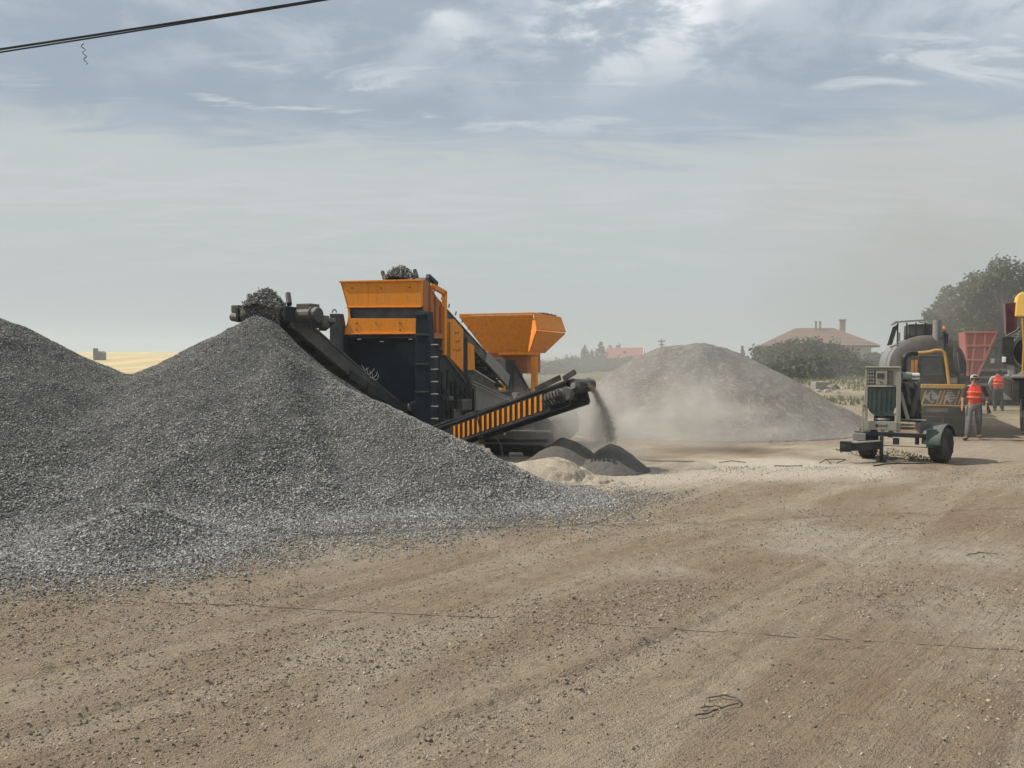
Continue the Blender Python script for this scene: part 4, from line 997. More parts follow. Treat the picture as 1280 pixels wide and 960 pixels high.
# ================================================================== ASPHALT TANKER
TK = R(23); k0 = at(1159, 500, 22.4); FK = Frame((k0.x, k0.y, 0), TK)
tank = thing('tank_truck', FK.loc, TK, 'tar-blackened tank truck seen from its rear, with striped warning board and railed hatch platform', 'tank truck')
def K(px, py, y=0.0): return FK.y(px, py, y)
kc = K(1159, 462, 0); rx, rz = K(1208.5, 462, 0).x - kc.x, K(1159, 419, 0).z - kc.z
n_ = 44; ring = [(math.copysign(abs(math.cos(t)) ** .88, math.cos(t)), math.copysign(abs(math.sin(t)) ** .88, math.sin(t))) for t in np.linspace(0, 2 * math.pi, n_, endpoint=False)]
def shell(y0, y1, k=1.0, steps=((0, .0), (1, 0))):
    m_ = MB(); vs = []; rows = []
    for f, sh_ in steps:
        rows.append((y0 + (y1 - y0) * f, k - sh_))
    for y, kk in rows:
        for c, s in ring: vs.append(V((kc.x + rx * kk * c, y, kc.z + rz * kk * s)))
    fs = [(j * n_ + i, j * n_ + (i + 1) % n_, (j + 1) * n_ + (i + 1) % n_, (j + 1) * n_ + i) for j in range(len(rows) - 1) for i in range(n_)]
    fs += [tuple(range(n_ - 1, -1, -1)), tuple(range((len(rows) - 1) * n_, len(rows) * n_))]
    return m_.add(vs, fs)
shell(.02, 6.4, .985).build('tank_shell', M['silver'], tank, smooth=True)
shell(-.14, .02, 1.0, ((0, .30), (.35, .12), (.75, .03), (1, 0))).build('tank_end', M['tar'], tank, smooth=True)
for y in (1.9,): shell(y, y + .06, 1.002).build('tank_band', M['grey'], tank, smooth=True)
e = MB(); e.cyl(K(1159, 467, -.10), K(1159, 467, -.20), .42, n=28); e.build('end_hatch', M['tar'], tank, 0.02, smooth=True)
for k in range(10):
    t = k * .628; p = K(1159, 467, -.20); MB().cyl(p + V((.37 * math.cos(t), 0, .37 * math.sin(t))), p + V((.37 * math.cos(t), -.04, .37 * math.sin(t))), .025, n=6).build('hatch_bolt', M['dark'], tank)
# platform with hatch on top
q0, q1 = K(1120, 402.5, .2), K(1168, 426, .2)
zb2, zt2 = kc.z + rz * .93, q0.z
for x in np.linspace(q0.x + .05, q1.x, 5): MB().beam((x, .25, zb2 - .25), (x, .25, zt2 - .03), .04, .04).build('platform_post', M['dark'], tank)
for y in (.25, 1.0, 1.9): MB().beam((q0.x - .12, y, zb2 - .2), (q0.x + .04, y, zt2 - .08), .05, .05).build('platform_post', M['dark'], tank)
MB().beam((q0.x, .25, zt2), (q1.x + .1, .25, zt2 + .06), .06, .05).build('platform_rail', M['grey'], tank)
MB().beam((q0.x, .25, zt2), (q0.x, 2.2, zt2 + .0), .06, .05).build('platform_rail', M['grey'], tank)
MB().span((q0.x + .35, .4, zb2 - .2), (q1.x + .2, 2.2, zt2 - .06)).build('hatch_house', M['tar'], tank, 0.02)
MB().span((q0.x + .4, .385, zt2 - .42), (q1.x - .2, .395, zt2 - .12)).build('hatch_window', M['dark_dusty'], tank)
MB().beam((q0.x - .15, .2, zb2 - .28), (q0.x + .45, .2, zb2 - .02), .06, .05).build('platform_edge', M['grey'], tank)
p, q = K(1171, 400, .1), K(1171, 437, .1)
MB().cyl((p.x, .02, q.z), (p.x, .02, p.z), .115, n=16).build('chimney_pipe', M['grey'], tank, smooth=True)
for px, ya, yb, r_ in ((1180, 414, 440, .055), (1183.5, 417, 445, .04)):
    p, q = K(px, ya, -.2), K(px, yb, -.2); MB().cyl((p.x, -.2, q.z), (p.x, -.2, p.z), r_, n=10).build('vent_pipe', M['dark'], tank, smooth=True)
p = K(1180.5, 409.5, -.2); MB().cyl(p - V((0, 0, .03)), p + V((0, 0, .05)), .045, .03, n=10).build('beacon', M['lamp_orange'], tank, smooth=True)
plate(1192, 425, 1196, 470, -.22, -.16, FK).build('side_plate', M['dark_dusty'], tank, 0.01)
e = K(1102.5, 424, 5.6); MB().cyl((kc.x - rx * .4, 5.6, kc.z + rz * .8), (kc.x - rx * .4, 5.6, kc.z + rz * .8 + .45), .05, n=8).build('vent_pipe', M['grey'], tank)
# yellow hoop, beam, warning board
yh = -1.0
hp_ = [K(px, py, yh) for px, py in ((1136, 443), (1140, 441.5), (1152, 441), (1162, 440), (1169, 437.8), (1176, 438), (1180.5, 441), (1182, 447), (1184, 460), (1186.5, 480))]
MB().tube(hp_, .045, 8).build('handrail_hoop', M['yellow'], tank, smooth=True)
e = [K(px, py, yh + .05) for px, py in ((1131, 480), (1131, 462), (1131, 450), (1133, 445), (1137, 443))]
MB().tube(e, .075, 8).build('hoop_elbow', M['black'], tank, smooth=True)
for px in (1141, 1145.5):
    p, q = K(px, 450, yh + .2), K(px, 468, yh + .2); MB().beam((p.x, yh + .2, q.z), (p.x, yh + .2, p.z), .07, .05, (0, 1, 0)).build('marker_post', M['yellow'] if px < 1143 else M['lamp_orange'], tank)
plate(1148, 444, 1181, 480, yh + .12, yh + .75, FK).build('operator_cab', M['dark'], tank, 0.03)
plate(1152, 447, 1178, 470, yh + .105, yh + .117, FK).build('cab_window', M['glass'], tank, 0.01)
plate(1151.5, 480, 1207, 486, yh - .08, yh + .06, FK).build('rear_beam', M['yellow'], tank, 0.012)
plate(1152.5, 486.5, 1207, 507, yh - .02, yh + .02, FK).build('warning_board', M['black'], tank, 0.005)
plate(1152.5, 505.5, 1207, 508, yh - .05, yh + .03, FK).build('rear_beam', M['yellow'], tank, 0.006)
for k in range(13):
    px = 1151 + k * 4.6
    if 1154 <= px <= 1169 or 1180 < px < 1190: continue
    a, b2 = K(px, 505, yh - .022), K(px + 2.2, 505, yh - .022); c2, d2 = K(px + 8.0, 488, yh - .022), K(px + 5.8, 488, yh - .022)
    if c2.x > K(1206.5, 488, yh).x: continue
    MB().prism([a, b2, c2, d2], (0, -.006, 0)).build('warning_stripe', M['yellow'], tank)
for cxp, w_ in ((1165, 10), (1188, 8)):
    MB().prism([K(cxp - w_, 496, yh - .03), K(cxp, 487.5, yh - .03), K(cxp + w_, 496, yh - .03), K(cxp, 504.5, yh - .03)], (0, -.008, 0)).build('warning_diamond', M['grey'] if w_ == 10 else M['cream'], tank)
p = K(1163.5, 496.5, yh - .04)
MB().box(p, (.045, .006, .20)).box(p + V((.07, 0, -.08)), (.11, .006, .04)).build('diamond_mark', M['black'], tank)
for k in range(5):
    p = K(1190 + k * .6, 489.5 + k * 3.1, yh - .04); MB().box(p, (.20, .006, .022)).build('diamond_bar', M['dark'], tank)
for k, (xa, ya, xb, yb3, r_) in enumerate(((1190, 470, 1203, 478, .05), (1153, 474, 1180, 472, .035), (1187, 452, 1190, 478, .03), (1198, 440, 1200, 478, .04), (1150, 470, 1150, 505, .05), (1184, 476, 1205, 474, .06))):
    MB().cyl(K(xa, ya, yh + .3), K(xb, yb3, yh + .3), r_, n=9).build('pipe', M['tar'] if k % 2 else M['dark_dusty'], tank, smooth=True)
plate(1186, 472, 1197, 480, yh + .1, yh + .5, FK).build('valve_box', M['grey'], tank, 0.02)
plate(1199, 468, 1206, 480, yh + .1, yh + .6, FK).build('valve_box', M['dark_dusty'], tank, 0.02)
plate(1152, 520, 1204, 522, yh - .02, yh - .003, FK).build('skirt_seam', M['dark_dusty'], tank)
plate(1178, 523, 1179, 543, yh - .02, yh - .003, FK).build('skirt_seam', M['dark_dusty'], tank)
plate(1150, 508.5, 1206, 544, yh, yh + 1.3, FK).build('rear_skirt', M['black'], tank, 0.02)
plate(1158, 510, 1185, 515.5, yh - .03, yh - .005, FK).build('rear_plate', M['dark_dusty'], tank, 0.004)
plate(1150, 505, 1206, 520, yh + 1.3, yh + 2.2, FK).build('tank_saddle', M['dark'], tank, 0.02)
plate(1133, 470, 1155, 482, yh + .3, yh + 1.0, FK).build('pump_box', M['dark'], tank, 0.02)
MB().span((kc.x - .5, .0, .75), (kc.x + .5, 8.6, 1.05)).build('chassis', M['dark'], tank, 0.02)
for y in (1.4, 2.7, 7.4):
    for s in (-1, 1): wheel('wheel', (kc.x + s * .95, y, .5), (1, 0, 0), .5, .3, tank)
MB().span((kc.x - .3, 6.8, .8), (kc.x + 1.1, 8.8, 2.4)).build('cab', M['maroon'], tank, 0.08)

# ================================================================== RED TIPPER far behind
TR = R(24); r0 = at(1226, 480, 34); FR = Frame((r0.x, r0.y, 0), TR)
tip = thing('tipper_truck', FR.loc, TR, 'tipper truck with a slanted faded red ribbed body, parked behind the men in vests', 'tipper truck')
def Q(px, py, y=0.0): return FR.y(px, py, y)
ol = [Q(1206, 414.5), Q(1247, 414.5), Q(1222, 470), Q(1209.5, 470)]
MB().prism(ol, (0, 2.3, 0)).build('tipper_body', M['red'], tip, 0.015)
def lerp_edge(f): return ol[0].lerp(ol[3], f), ol[1].lerp(ol[2], f)
for f in (0.02, .32, .64): 
    l_, r_ = lerp_edge(f); MB().beam(l_ + V((0, -.05, 0)), r_ + V((0, -.05, 0)), .10, .09).build('body_rail', M['red'], tip, 0.01)
for fx_, fb in ((.02, 1.0), (.33, 1.0), (.62, .78), (.98, .99)):
    top = ol[0].lerp(ol[1], fx_); bot = ol[3].lerp(ol[2], fx_)
    if fx_ == .62: bot = V((top.x, 0, ol[0].z + (ol[3].z - ol[0].z) * .60))
    MB().beam(top + V((0, -.045, 0)), bot + V((0, -.045, 0)), .09, .08, (0, 1, 0)).build('body_rib', M['red'], tip, 0.01)
for pz in (461, 470, 479): plate(1224, pz, 1266, pz + 3.5, .3, .5, FR).build('chassis_step', M['grey'], tip, 0.01)
plate(1222, 462, 1268, 500, .6, 2.2, FR).build('chassis', M['dark_dusty'], tip, 0.03)
plate(1238, 448, 1243, 454, .3, .6, FR).build('work_lamp', M['white'], tip, 0.02)
plate(1256, 468, 1266, 478, .1, .5, FR).build('white_box', M['white'], tip, 0.02)
plate(1259.5, 470, 1262, 475, .08, .11, FR).build('box_mark', M['black'], tip)
plate(1255, 490, 1268, 500, .0, .5, FR).build('rear_bumper', M['grey'], tip, 0.02)
for px in (1215, 1240, 1262):
    p = Q(px, 498, 1.0); wheel('wheel', (p.x, .9, .5), (0, 1, 0), .5, .3, tip)
plate(1196, 452, 1214, 498, .8, 2.4, FR).build('cab', M['dark'], tip, 0.06)

# ================================================================== TRUCK cut by the right edge
TW = R(30); w0_ = at(1276, 500, 19.6); FW = Frame((w0_.x, w0_.y, 0), TW)
spr = thing('spreader_truck', FW.loc, TW, 'truck at the right edge with yellow bin, maroon board and big tyres', 'truck')
def Wp(px, py, y=0.0): return FW.y(px, py, y)
yb = [Wp(1268.5, 396), Wp(1270, 378), Wp(1272, 368), Wp(1277, 365), Wp(1325, 365), Wp(1328, 396)]
MB().prism(yb, (0, 1.0, 0)).build('yellow_bin', M['yellow_clean'], spr, 0.03)
MB().prism([Wp(1255.5, 379, .05), Wp(1273, 377.5, .05), Wp(1271, 412, .05), Wp(1258, 419, .05), Wp(1254.5, 402, .05)], (0, .5, 0)).build('maroon_board', M['maroon'], spr, 0.015)
MB().beam(Wp(1255.5, 379, .0), Wp(1256.5, 418, .0), .03, .05, (0, 1, 0)).build('board_edge', M['grey'], spr)
e = [Wp(px, py, -.05) for px, py in ((1257, 421), (1262, 418), (1270, 414), (1275, 409))]
MB().tube(e, .025, 7).build('board_stay', M['dark_dusty'], spr)
plate(1252.5, 421, 1267, 442, -.05, .4, FW).build('side_box', M['black'], spr, 0.02)
plate(1254, 443, 1267, 455, -.03, .35, FW).build('side_box', M['black'], spr, 0.02)
plate(1253, 446, 1257.5, 453, -.06, .1, FW).build('marker_light', M['white'], spr, 0.012)
tc_ = Wp(1293, 440, .2); tr_ = tc_.x - Wp(1265, 440, .2).x
rg = [tc_ + V((tr_ * math.cos(t), 0, tr_ * .95 * math.sin(t))) for t in np.linspace(0, 2 * math.pi, 41)]
MB().tube(rg, .04, 8, cap=False).build('tank_rim', M['grey'], spr, smooth=True)
MB().lathe(tc_, (0, 1, 0), [(-.12, 0), (-.10, tr_ * .5), (-.02, tr_ * .9), (.0, tr_ * .97), (4.0, tr_ * .97), (4.1, 0)], 36).build('tank', M['dark'], spr, smooth=True)
p, q = Wp(1278, 398, -.1), Wp(1278, 468, -.1); MB().tube([p, (p + q) / 2 + V((.03, 0, 0)), q], .022).build('yellow_pipe', M['yellow'], spr, smooth=True)
plate(1264.5, 469, 1330, 473, -.2, 1.2, FW).build('fender', M['grey'], spr, 0.015)
plate(1264, 474, 1330, 500, .1, 3.5, FW).build('chassis', M['black'], spr, 0.03)
plate(1261, 457, 1268, 468, .0, .5, FW).build('bracket', M['grey'], spr, 0.015)
p = Wp(1296, 523, .2); wheel('wheel', (p.x, .2, .58), V((1, -.35, 0)), .58, .34, spr, M['rubber'], M['dark_dusty'])
p = Wp(1292, 500, 1.4); wheel('wheel', (p.x, 1.45, .55), V((1, -.0, 0)), .55, .34, spr, M['rubber'], M['dark_dusty'])
wheel('wheel', (p.x + 1.9, .4, .58), V((1, 0, 0)), .58, .34, spr, M['rubber'], M['dark_dusty']); wheel('wheel', (p.x + 1.9, 4.0, .58), V((1, 0, 0)), .58, .34, spr, M['rubber'], M['dark_dusty']); wheel('wheel', (p.x + .05, 4.0, .58), V((1, 0, 0)), .58, .34, spr, M['rubber'], M['dark_dusty'])
plate(1266, 476, 1274, 506, -.12, .05, FW).build('mud_flap', M['rubber'], spr, 0.01)
MB().span((tc_.x + .6, 4.3, .9), (tc_.x + 2.2, 6.2, 2.9)).build('cab', M['yellow'], spr, 0.08)

# ================================================================== PEOPLE
def skin(name, verts, edges, radii, mat, parent, sub=1):
    me = bpy.data.meshes.new(name); me.from_pydata([tuple(v) for v in verts], edges, []); me.materials.append(mat)
    o = bpy.data.objects.new(name, me); COL.objects.link(o); o.parent = parent
    md = o.modifiers.new('skin', 'SKIN'); md.use_smooth_shade = True
    for i, r_ in enumerate(radii):
        sv = me.skin_vertices[0].data[i]; sv.radius = (r_, r_) if not isinstance(r_, tuple) else r_; sv.use_root = (i == 0)
    s = o.modifiers.new('smooth', 'SUBSURF'); s.levels = sub; s.render_levels = sub
    return o
def chain(J, names, rad): return [J[n] for n in names], [(i, i + 1) for i in range(len(names) - 1)], rad
def person(loc, theta, J, mats, label, group, extra=None):
    p = thing('person', loc, theta, label, 'person', group)
    names = ['pel', 'spi', 'che', 'nec', 'hea', 'top']; idx = {n: i for i, n in enumerate(names)}; E = [(i, i + 1) for i in range(5)]
    Rd = [.125, .12, .135, .055, .088, .062]
    def ext(par, n, r_):
        idx[n] = len(names); names.append(n); Rd.append(r_); E.append((idx[par], idx[n]))
    J['nose'] = J['hea'] + J['fwd'] * .108 + V((0, 0, -.005)); ext('hea', 'nose', .014)
    for s in 'lr':
        ext('che', 'sh' + s, .062); ext('sh' + s, 'el' + s, .045); ext('el' + s, 'wr' + s, .030)
        J['pa' + s] = J['wr' + s] + (J['wr' + s] - J['el' + s]).normalized() * .08; ext('wr' + s, 'pa' + s, .036)
        d = (J['wr' + s] - J['el' + s]).normalized(); sd_ = d.cross(V((1, 0, 0)) if abs(d.x) < .8 else V((0, 1, 0))).normalized()
        for k in range(4):
            a = J['pa' + s] + sd_ * ((k - 1.5) * .021) + d * .035; b = a + d * (.03, .042, .038, .026)[k] + J['fwd'] * .022
            J[f'fa{k}{s}'] = a; J[f'fb{k}{s}'] = b; ext('pa' + s, f'fa{k}{s}', .0095); ext(f'fa{k}{s}', f'fb{k}{s}', .008)
        J['th' + s] = J['wr' + s] + d * .045 + sd_ * .045; J['tj' + s] = J['th' + s] + d * .04 + sd_ * .012
        ext('wr' + s, 'th' + s, .011); ext('th' + s, 'tj' + s, .009)
        ext('pel', 'hi' + s, .085); ext('hi' + s, 'kn' + s, .058); ext('kn' + s, 'an' + s, .038)
    skin('body', [J[n] for n in names], E, Rd, mats['skin'], p)
    tn = ['pel', 'hil', 'knl', 'anl', 'hir', 'knr', 'anr', 'wai']; J['wai'] = J['pel'] + V((0, 0, .12))
    skin('trousers', [J[n] for n in tn], [(0, 1), (1, 2), (2, 3), (0, 4), (4, 5), (5, 6), (0, 7)], [(.155, .13), .105, .084, .072, .105, .084, .072, (.15, .12)], mats['trousers'], p)
    sn = ['che', 'shl', 'ell', 'shr', 'elr']
    for s in 'lr': J['cu' + s] = J['el' + s].lerp(J['wr' + s], mats.get('cuff', .1))
    skin('shirt_sleeves', [J['che'], J['shl'], J['ell'], J['cul'], J['shr'], J['elr'], J['cur']], [(0, 1), (1, 2), (2, 3), (0, 4), (4, 5), (5, 6)], [.10, .070, .058, .048, .070, .058, .048], mats['shirt'], p)
    vt_ = [J['wai'] + V((0, 0, -.10)), J['wai'] + V((0, 0, .06)), J['spi'] + V((0, 0, .04)), J['che'], J['che'] + V((0, 0, .085)), J['che'] + V((-.13, 0, .06)), J['che'] + V((.13, 0, .06))]
    skin('vest', vt_, [(0, 1), (1, 2), (2, 3), (3, 4), (3, 5), (3, 6)], [(.185, .145), (.18, .145), (.19, .155), (.205, .165), (.13, .12), (.10, .12), (.10, .12)], mats['vest'], p)
    for z, nm in ((.02, 'vest_band'), (.16, 'vest_band')):
        c = J['spi'] + V((0, 0, z)); ringp = [c + V((.187 * math.cos(t), .150 * math.sin(t), 0)) for t in np.linspace(0, 2 * math.pi, 25)]
        MB().tube(ringp, .016, 6, cap=False).build(nm, mats['band'], p, smooth=True)
    for s in 'lr':
        t = J['an' + s] + J['toe' + s] * .20; skin('boot', [J['an' + s] + V((0, 0, .05)), J['an' + s] + V((0, 0, -.035)), J['an' + s] + J['toe' + s] * .10 + V((0, 0, -.045)), t + V((0, 0, -.05))], [(0, 1), (1, 2), (2, 3)], [.058, .055, .05, .040], mats['boot'], p)
    h = J['hea']; MB().ball(h + V((0, 0, .035)) - J['fwd'] * .012, (.098, .108, .095), 16, 10).build('hair', mats['hair'], p, smooth=True)
    if mats.get('cap'):
        cp = MB(); vs = []; n2 = 18
        for j in range(6):
            ph = math.pi / 2 * j / 5
            for i in range(n2):
                th = 2 * math.pi * i / n2; vs.append(h + V((.108 * math.cos(ph) * math.cos(th), .118 * math.cos(ph) * math.sin(th), .045 + .095 * math.sin(ph))))
        cp.add(vs, [(j * n2 + i, j * n2 + (i + 1) % n2, (j + 1) * n2 + (i + 1) % n2, (j + 1) * n2 + i) for j in range(5) for i in range(n2)])
        cp.build('cap', mats['cap'], p, smooth=True)
        f = J['fwd']; sdv = V((-f.y, f.x, 0)); c = h + V((0, 0, .045))
        MB().prism([c + f * (.09 + .09 * math.sin(t)) + sdv * (.085 * math.cos(t)) + V((0, 0, -.02 * math.sin(t))) for t in np.linspace(0, math.pi, 9)], (0, 0, .012)).build('cap_brim', mats['brim'], p, smooth=True)
        if mats.get('patch'): MB().ball(c + f * .095 + V((0, 0, .045)), (.055, .03, .032), 10, 6).build('cap_patch', mats['patch'], p, smooth=True)
    if mats.get('face'):
        f = J['fwd']; sdv = V((-f.y, f.x, 0))
        for s in (-1, 1): MB().ball(h + f * .082 + sdv * (s * .034) + V((0, 0, .012)), .012, 8, 6).build('eye', M['hair'], p)
        MB().ball(h + f * .080 + V((0, 0, -.048)), (.028, .012, .008), 8, 6).build('mouth', M['maroon'], p)
        for s in (-1, 1): MB().ball(h + sdv * (s * .088), (.016, .026, .034), 8, 6).build('ear', mats['skin'], p, smooth=True)
    return p
f_ = V((-.05, -1, 0)).normalized()
J1 = dict(pel=V((0, 0, .90)), spi=V((0, -.01, 1.12)), che=V((0, -.01, 1.34)), nec=V((0, -.01, 1.50)), hea=V((-.01, -.03, 1.61)), top=V((-.01, -.03, 1.68)), fwd=f_,
          shl=V((-.19, 0, 1.41)), ell=V((-.27, -.02, 1.14)), wrl=V((-.29, -.10, .91)), shr=V((.19, 0, 1.41)), elr=V((.30, .03, 1.16)), wrr=V((.27, -.13, .98)),
          hil=V((-.10, 0, .86)), knl=V((-.14, -.16, .48)), anl=V((-.19, -.26, .09)), hir=V((.10, 0, .86)), knr=V((.11, .00, .47)), anr=V((.12, .22, .12)), toel=V((-.5, -.9, 0)).normalized(), toer=V((.35, -.95, 0)).normalized())
w1 = at(1218, 500, 20.6)
per1 = person((w1.x, w1.y, 0), R(24), J1, dict(skin=M['skin'], trousers=M['trouser'], shirt=M['shirt'], vest=M['hivis'], band=M['lamp_orange'], boot=M['boot'], hair=M['hair'], cap=M['shirt_light'], brim=M['black'], patch=M['hair'], face=True, cuff=.15),
       'person in red vest, grey trousers and white cap walking towards the camera', 'workers in red vests')
J2 = dict(pel=V((0, 0, .90)), spi=V((0, .0, 1.12)), che=V((0, .02, 1.34)), nec=V((0, .0, 1.50)), hea=V((.02, -.03, 1.60)), top=V((.02, -.04, 1.67)), fwd=V((.1, 1, 0)).normalized(),
          shl=V((-.19, 0, 1.41)), ell=V((-.29, .02, 1.17)), wrl=V((-.24, .16, .98)), shr=V((.19, 0, 1.41)), elr=V((.27, .06, 1.16)), wrr=V((.22, .22, 1.02)),
          hil=V((-.10, 0, .86)), knl=V((-.10, .03, .47)), anl=V((-.09, -.04, .09)), hir=V((.10, 0, .86)), knr=V((.14, .05, .47)), anr=V((.17, .02, .09)), toel=V((-.1, 1, 0)).normalized(), toer=V((.4, .9, 0)).normalized())
w2 = at(1247, 500, 31.2)
per2 = person((w2.x, w2.y, 0), R(27), J2, dict(skin=M['skin'], trousers=M['trouser_dark'], shirt=M['shirt_light'], vest=M['hivis'], band=M['lamp_orange'], boot=M['boot'], hair=M['hair'], cuff=.9),
       'person in red vest and pale sleeves seen from behind, beside the tipper truck', 'workers in red vests')
tool = tag(MB().cyl((0, 0, 0), (.04, -.03, -.20), .03, .045, 10).cyl((0, 0, 0), (-.01, .01, .07), .018, n=8).build('hand_tool', M['black'], None, smooth=True), 'short black tool carried at the hip by the man in the white cap', 'tool')
tool.location = FW.loc; tool.location = Matrix.Translation(V((w1.x, w1.y, 0))) @ Matrix.Rotation(-R(24), 4, 'Z') @ V((.27, -.22, .93))

# ================================================================== TREES
def leaf_cloud(name, clumps, n, size, mat, parent, seed, shell=.55):
    """Many small leaf faces gathered in clumps: (centre, radii)."""
    r = np.random.RandomState(seed); vol = np.array([c[1][0] * c[1][1] * c[1][2] for c in clumps]) ** .75; vol /= vol.sum()
    which = r.choice(len(clumps), n, p=vol); d = r.normal(size=(n, 3)); d /= np.linalg.norm(d, axis=1)[:, None]
    rad = (shell + (1 - shell) * r.rand(n)) * (1 + .22 * r.normal(size=n))
    C = np.array([c[0] for c in clumps])[which]; Rr = np.array([c[1] for c in clumps])[which]
    P = C + d * Rr * rad[:, None]; P = P[P[:, 2] > .05]; n = len(P)
    a = r.normal(size=(n, 3)); a /= np.linalg.norm(a, axis=1)[:, None]; b = np.cross(a, r.normal(size=(n, 3))); b /= np.linalg.norm(b, axis=1)[:, None]
    s = size * (.6 + .8 * r.rand(n))[:, None]
    Vv = np.stack([P - a * s, P + b * s * .5, P + a * s, P - b * s * .5], 1).reshape(-1, 3)
    return np_mesh(name, Vv, np.arange(4 * n).reshape(n, 4), mat, parent)
def broad_tree(loc, h, w, seed, label, group, n=7000, leaf=.15, low=.22, mat='leaf', name='broadleaf_tree', cat='tree'):
    r = random.Random(seed); t = thing(name, loc, 0, label, cat, group)
    tr = MB(); tr.tube([(0, 0, 0), (.05 * h * r.uniform(-.5, .5), 0, h * .25), (0, .02 * h, h * .55), (.02 * h, 0, h * .8)], [.035 * h, .028 * h, .018 * h, .006 * h], 8)
    cl = []
    for k in range(26):
        z = low + (1 - low) * (k + .5) / 26; prof = math.sin(math.pi * min(1, (z - low) / (1 - low) * .82 + .16)) ** .6
        an = r.random() * 6.28; rr_ = w * .5 * prof * r.uniform(.35, 1.02); c = (rr_ * math.cos(an), rr_ * math.sin(an), h * z * .94)
        q = w * r.uniform(.09, .20); cl.append((c, (q, q, q * r.uniform(.7, 1.0))))
        if k % 2 == 0: tr.tube([(0, 0, h * z * .6), (c[0] * .5, c[1] * .5, h * z * .8), c], [.014 * h, .009 * h, .003 * h], 6)
    tr.build('trunk', M['bark'], t, smooth=True)
    leaf_cloud('crown', cl, n, leaf, M[mat], t, seed)
    return t
def conifer(loc, h, w, seed, label, group, n=1800, leaf=.2):
    r = random.Random(seed); t = thing('conifer_tree', loc, 0, label, 'tree', group)
    MB().cyl((0, 0, 0), (0, 0, h * .97), .02 * h, .004 * h, 7).build('trunk', M['bark'], t)
    cl = []; k = 11
    for i in range(k):
        z = .10 + .88 * i / (k - 1); rr_ = w * .5 * (1 - z) ** .85 + .02 * w
        for j in range(5):
            an = r.random() * 6.28; cl.append(((rr_ * .5 * math.cos(an), rr_ * .5 * math.sin(an), h * (z - .01 * j)), (rr_ * .6 + .03, rr_ * .6 + .03, h * .035)))
    leaf_cloud('crown', cl, n, leaf, M['needle'], t, seed, .2)
    return t
def place(px, D): p = at(px, 447, D); return (p.x, p.y, 0)
def top_z(py, D): return CAM_Z + (447 - py) * D / F_PX
rt = 'trees behind the parked trucks'
broad_tree(place(1196, 46), top_z(350, 46), 3.6, 1, 'leafy tree at the left end of the dark row behind the tank truck', rt, 6500, .12)
broad_tree(place(1226, 47), top_z(338, 47), 4.2, 2, 'second leafy tree of the row, directly behind the red tipper body', rt, 7500, .12)
broad_tree(place(1256, 45), top_z(324, 45), 4.4, 3, 'tallest leafy tree of the row, rising over the maroon truck board', rt, 8000, .12)
broad_tree(place(1292, 46), top_z(326, 46), 4.6, 4, 'leafy tree at the right picture edge above the yellow bin', rt, 8500, .13)
broad_tree(place(1180, 48), top_z(372, 48), 3.0, 5, 'lowest leafy tree of the row, just above the tank platform', rt, 5000, .13)
broad_tree(place(1240, 52), top_z(352, 52), 6.0, 6, 'dense leafy tree filling the gap behind the row over the tipper', rt, 9000, .16)
sg = 'shrubs in front of the hip-roofed house'
for i, (px, py, D, w, lab) in enumerate((
    (952, 436, 72, 4.2, 'leftmost low shrub at the shoulder of the big dusty heap'), (973, 434, 70, 4.6, 'shrub under the left eave of the hip-roofed house'),
    (1004, 425, 68, 5.4, 'tallest pointed shrub in front of the hip-roofed house'), (1028, 432, 67, 5.0, 'round shrub in front of the middle of the hip-roofed house'),
    (1052, 440, 66, 5.0, 'broad shrub in front of the right half of the hip-roofed house'), (1016, 452, 60, 4.6, 'near shrub just behind the concrete block'),
    (1070, 456, 64, 3.4, 'low shrub at the right corner of the hip-roofed house'), (1093, 442, 80, 3.6, 'slim shrub between the hip-roofed house and the tank truck'), (985, 450, 60, 4.6, 'near shrub behind the right slope of the dusty heap'))):
    broad_tree(place(px, D), top_z(py, D), w, 20 + i, lab, sg, 3200, .17, .05, 'leaf_dark', 'shrub', 'shrub')
cg = 'conifers left of the red-roofed house'
for i, (px, py, D, w, lab) in enumerate((
    (731, 431, 118, 3.4, 'leftmost pointed conifer by the red-roofed house'), (740, 437, 122, 2.6, 'short conifer between two taller ones by the red-roofed house'),
    (751, 426, 118, 4.6, 'tallest conifer, standing against the red roof'), (774, 429, 185, 2.4, 'thin conifer tip rising behind the red roof'),
    (928, 432, 105, 1.5, 'thin conifer tip above the right shoulder of the dusty heap'))):
    conifer(place(px, D), top_z(py, D), w, 40 + i, lab, cg, 1500, .2)
hgp = 'far trees under the horizon by the hopper'
for i, (px, py, D, w, lab) in enumerate((
    (676, 460, 100, 4.0, 'far round tree just right of the orange hopper post'), (692, 455, 105, 5.0, 'far round tree above the striped conveyor stripes'), (708, 452, 108, 5.5, 'far bushy tree above the conveyor head'),
    (722, 450, 112, 5.0, 'far bushy tree at the foot of the conifers'), (762, 452, 125, 6.0, 'far bushy tree below the red roof'), (783, 451, 128, 6.0, 'far bushy tree where the red roof meets the heap'), (800, 452, 128, 5.0, 'far bushy tree nearly hidden by the dusty heap'))):
    broad_tree(place(px, D), top_z(py, D), w, 60 + i, lab, hgp, 2200, .25, .05, 'leaf_dark', 'distant_tree')

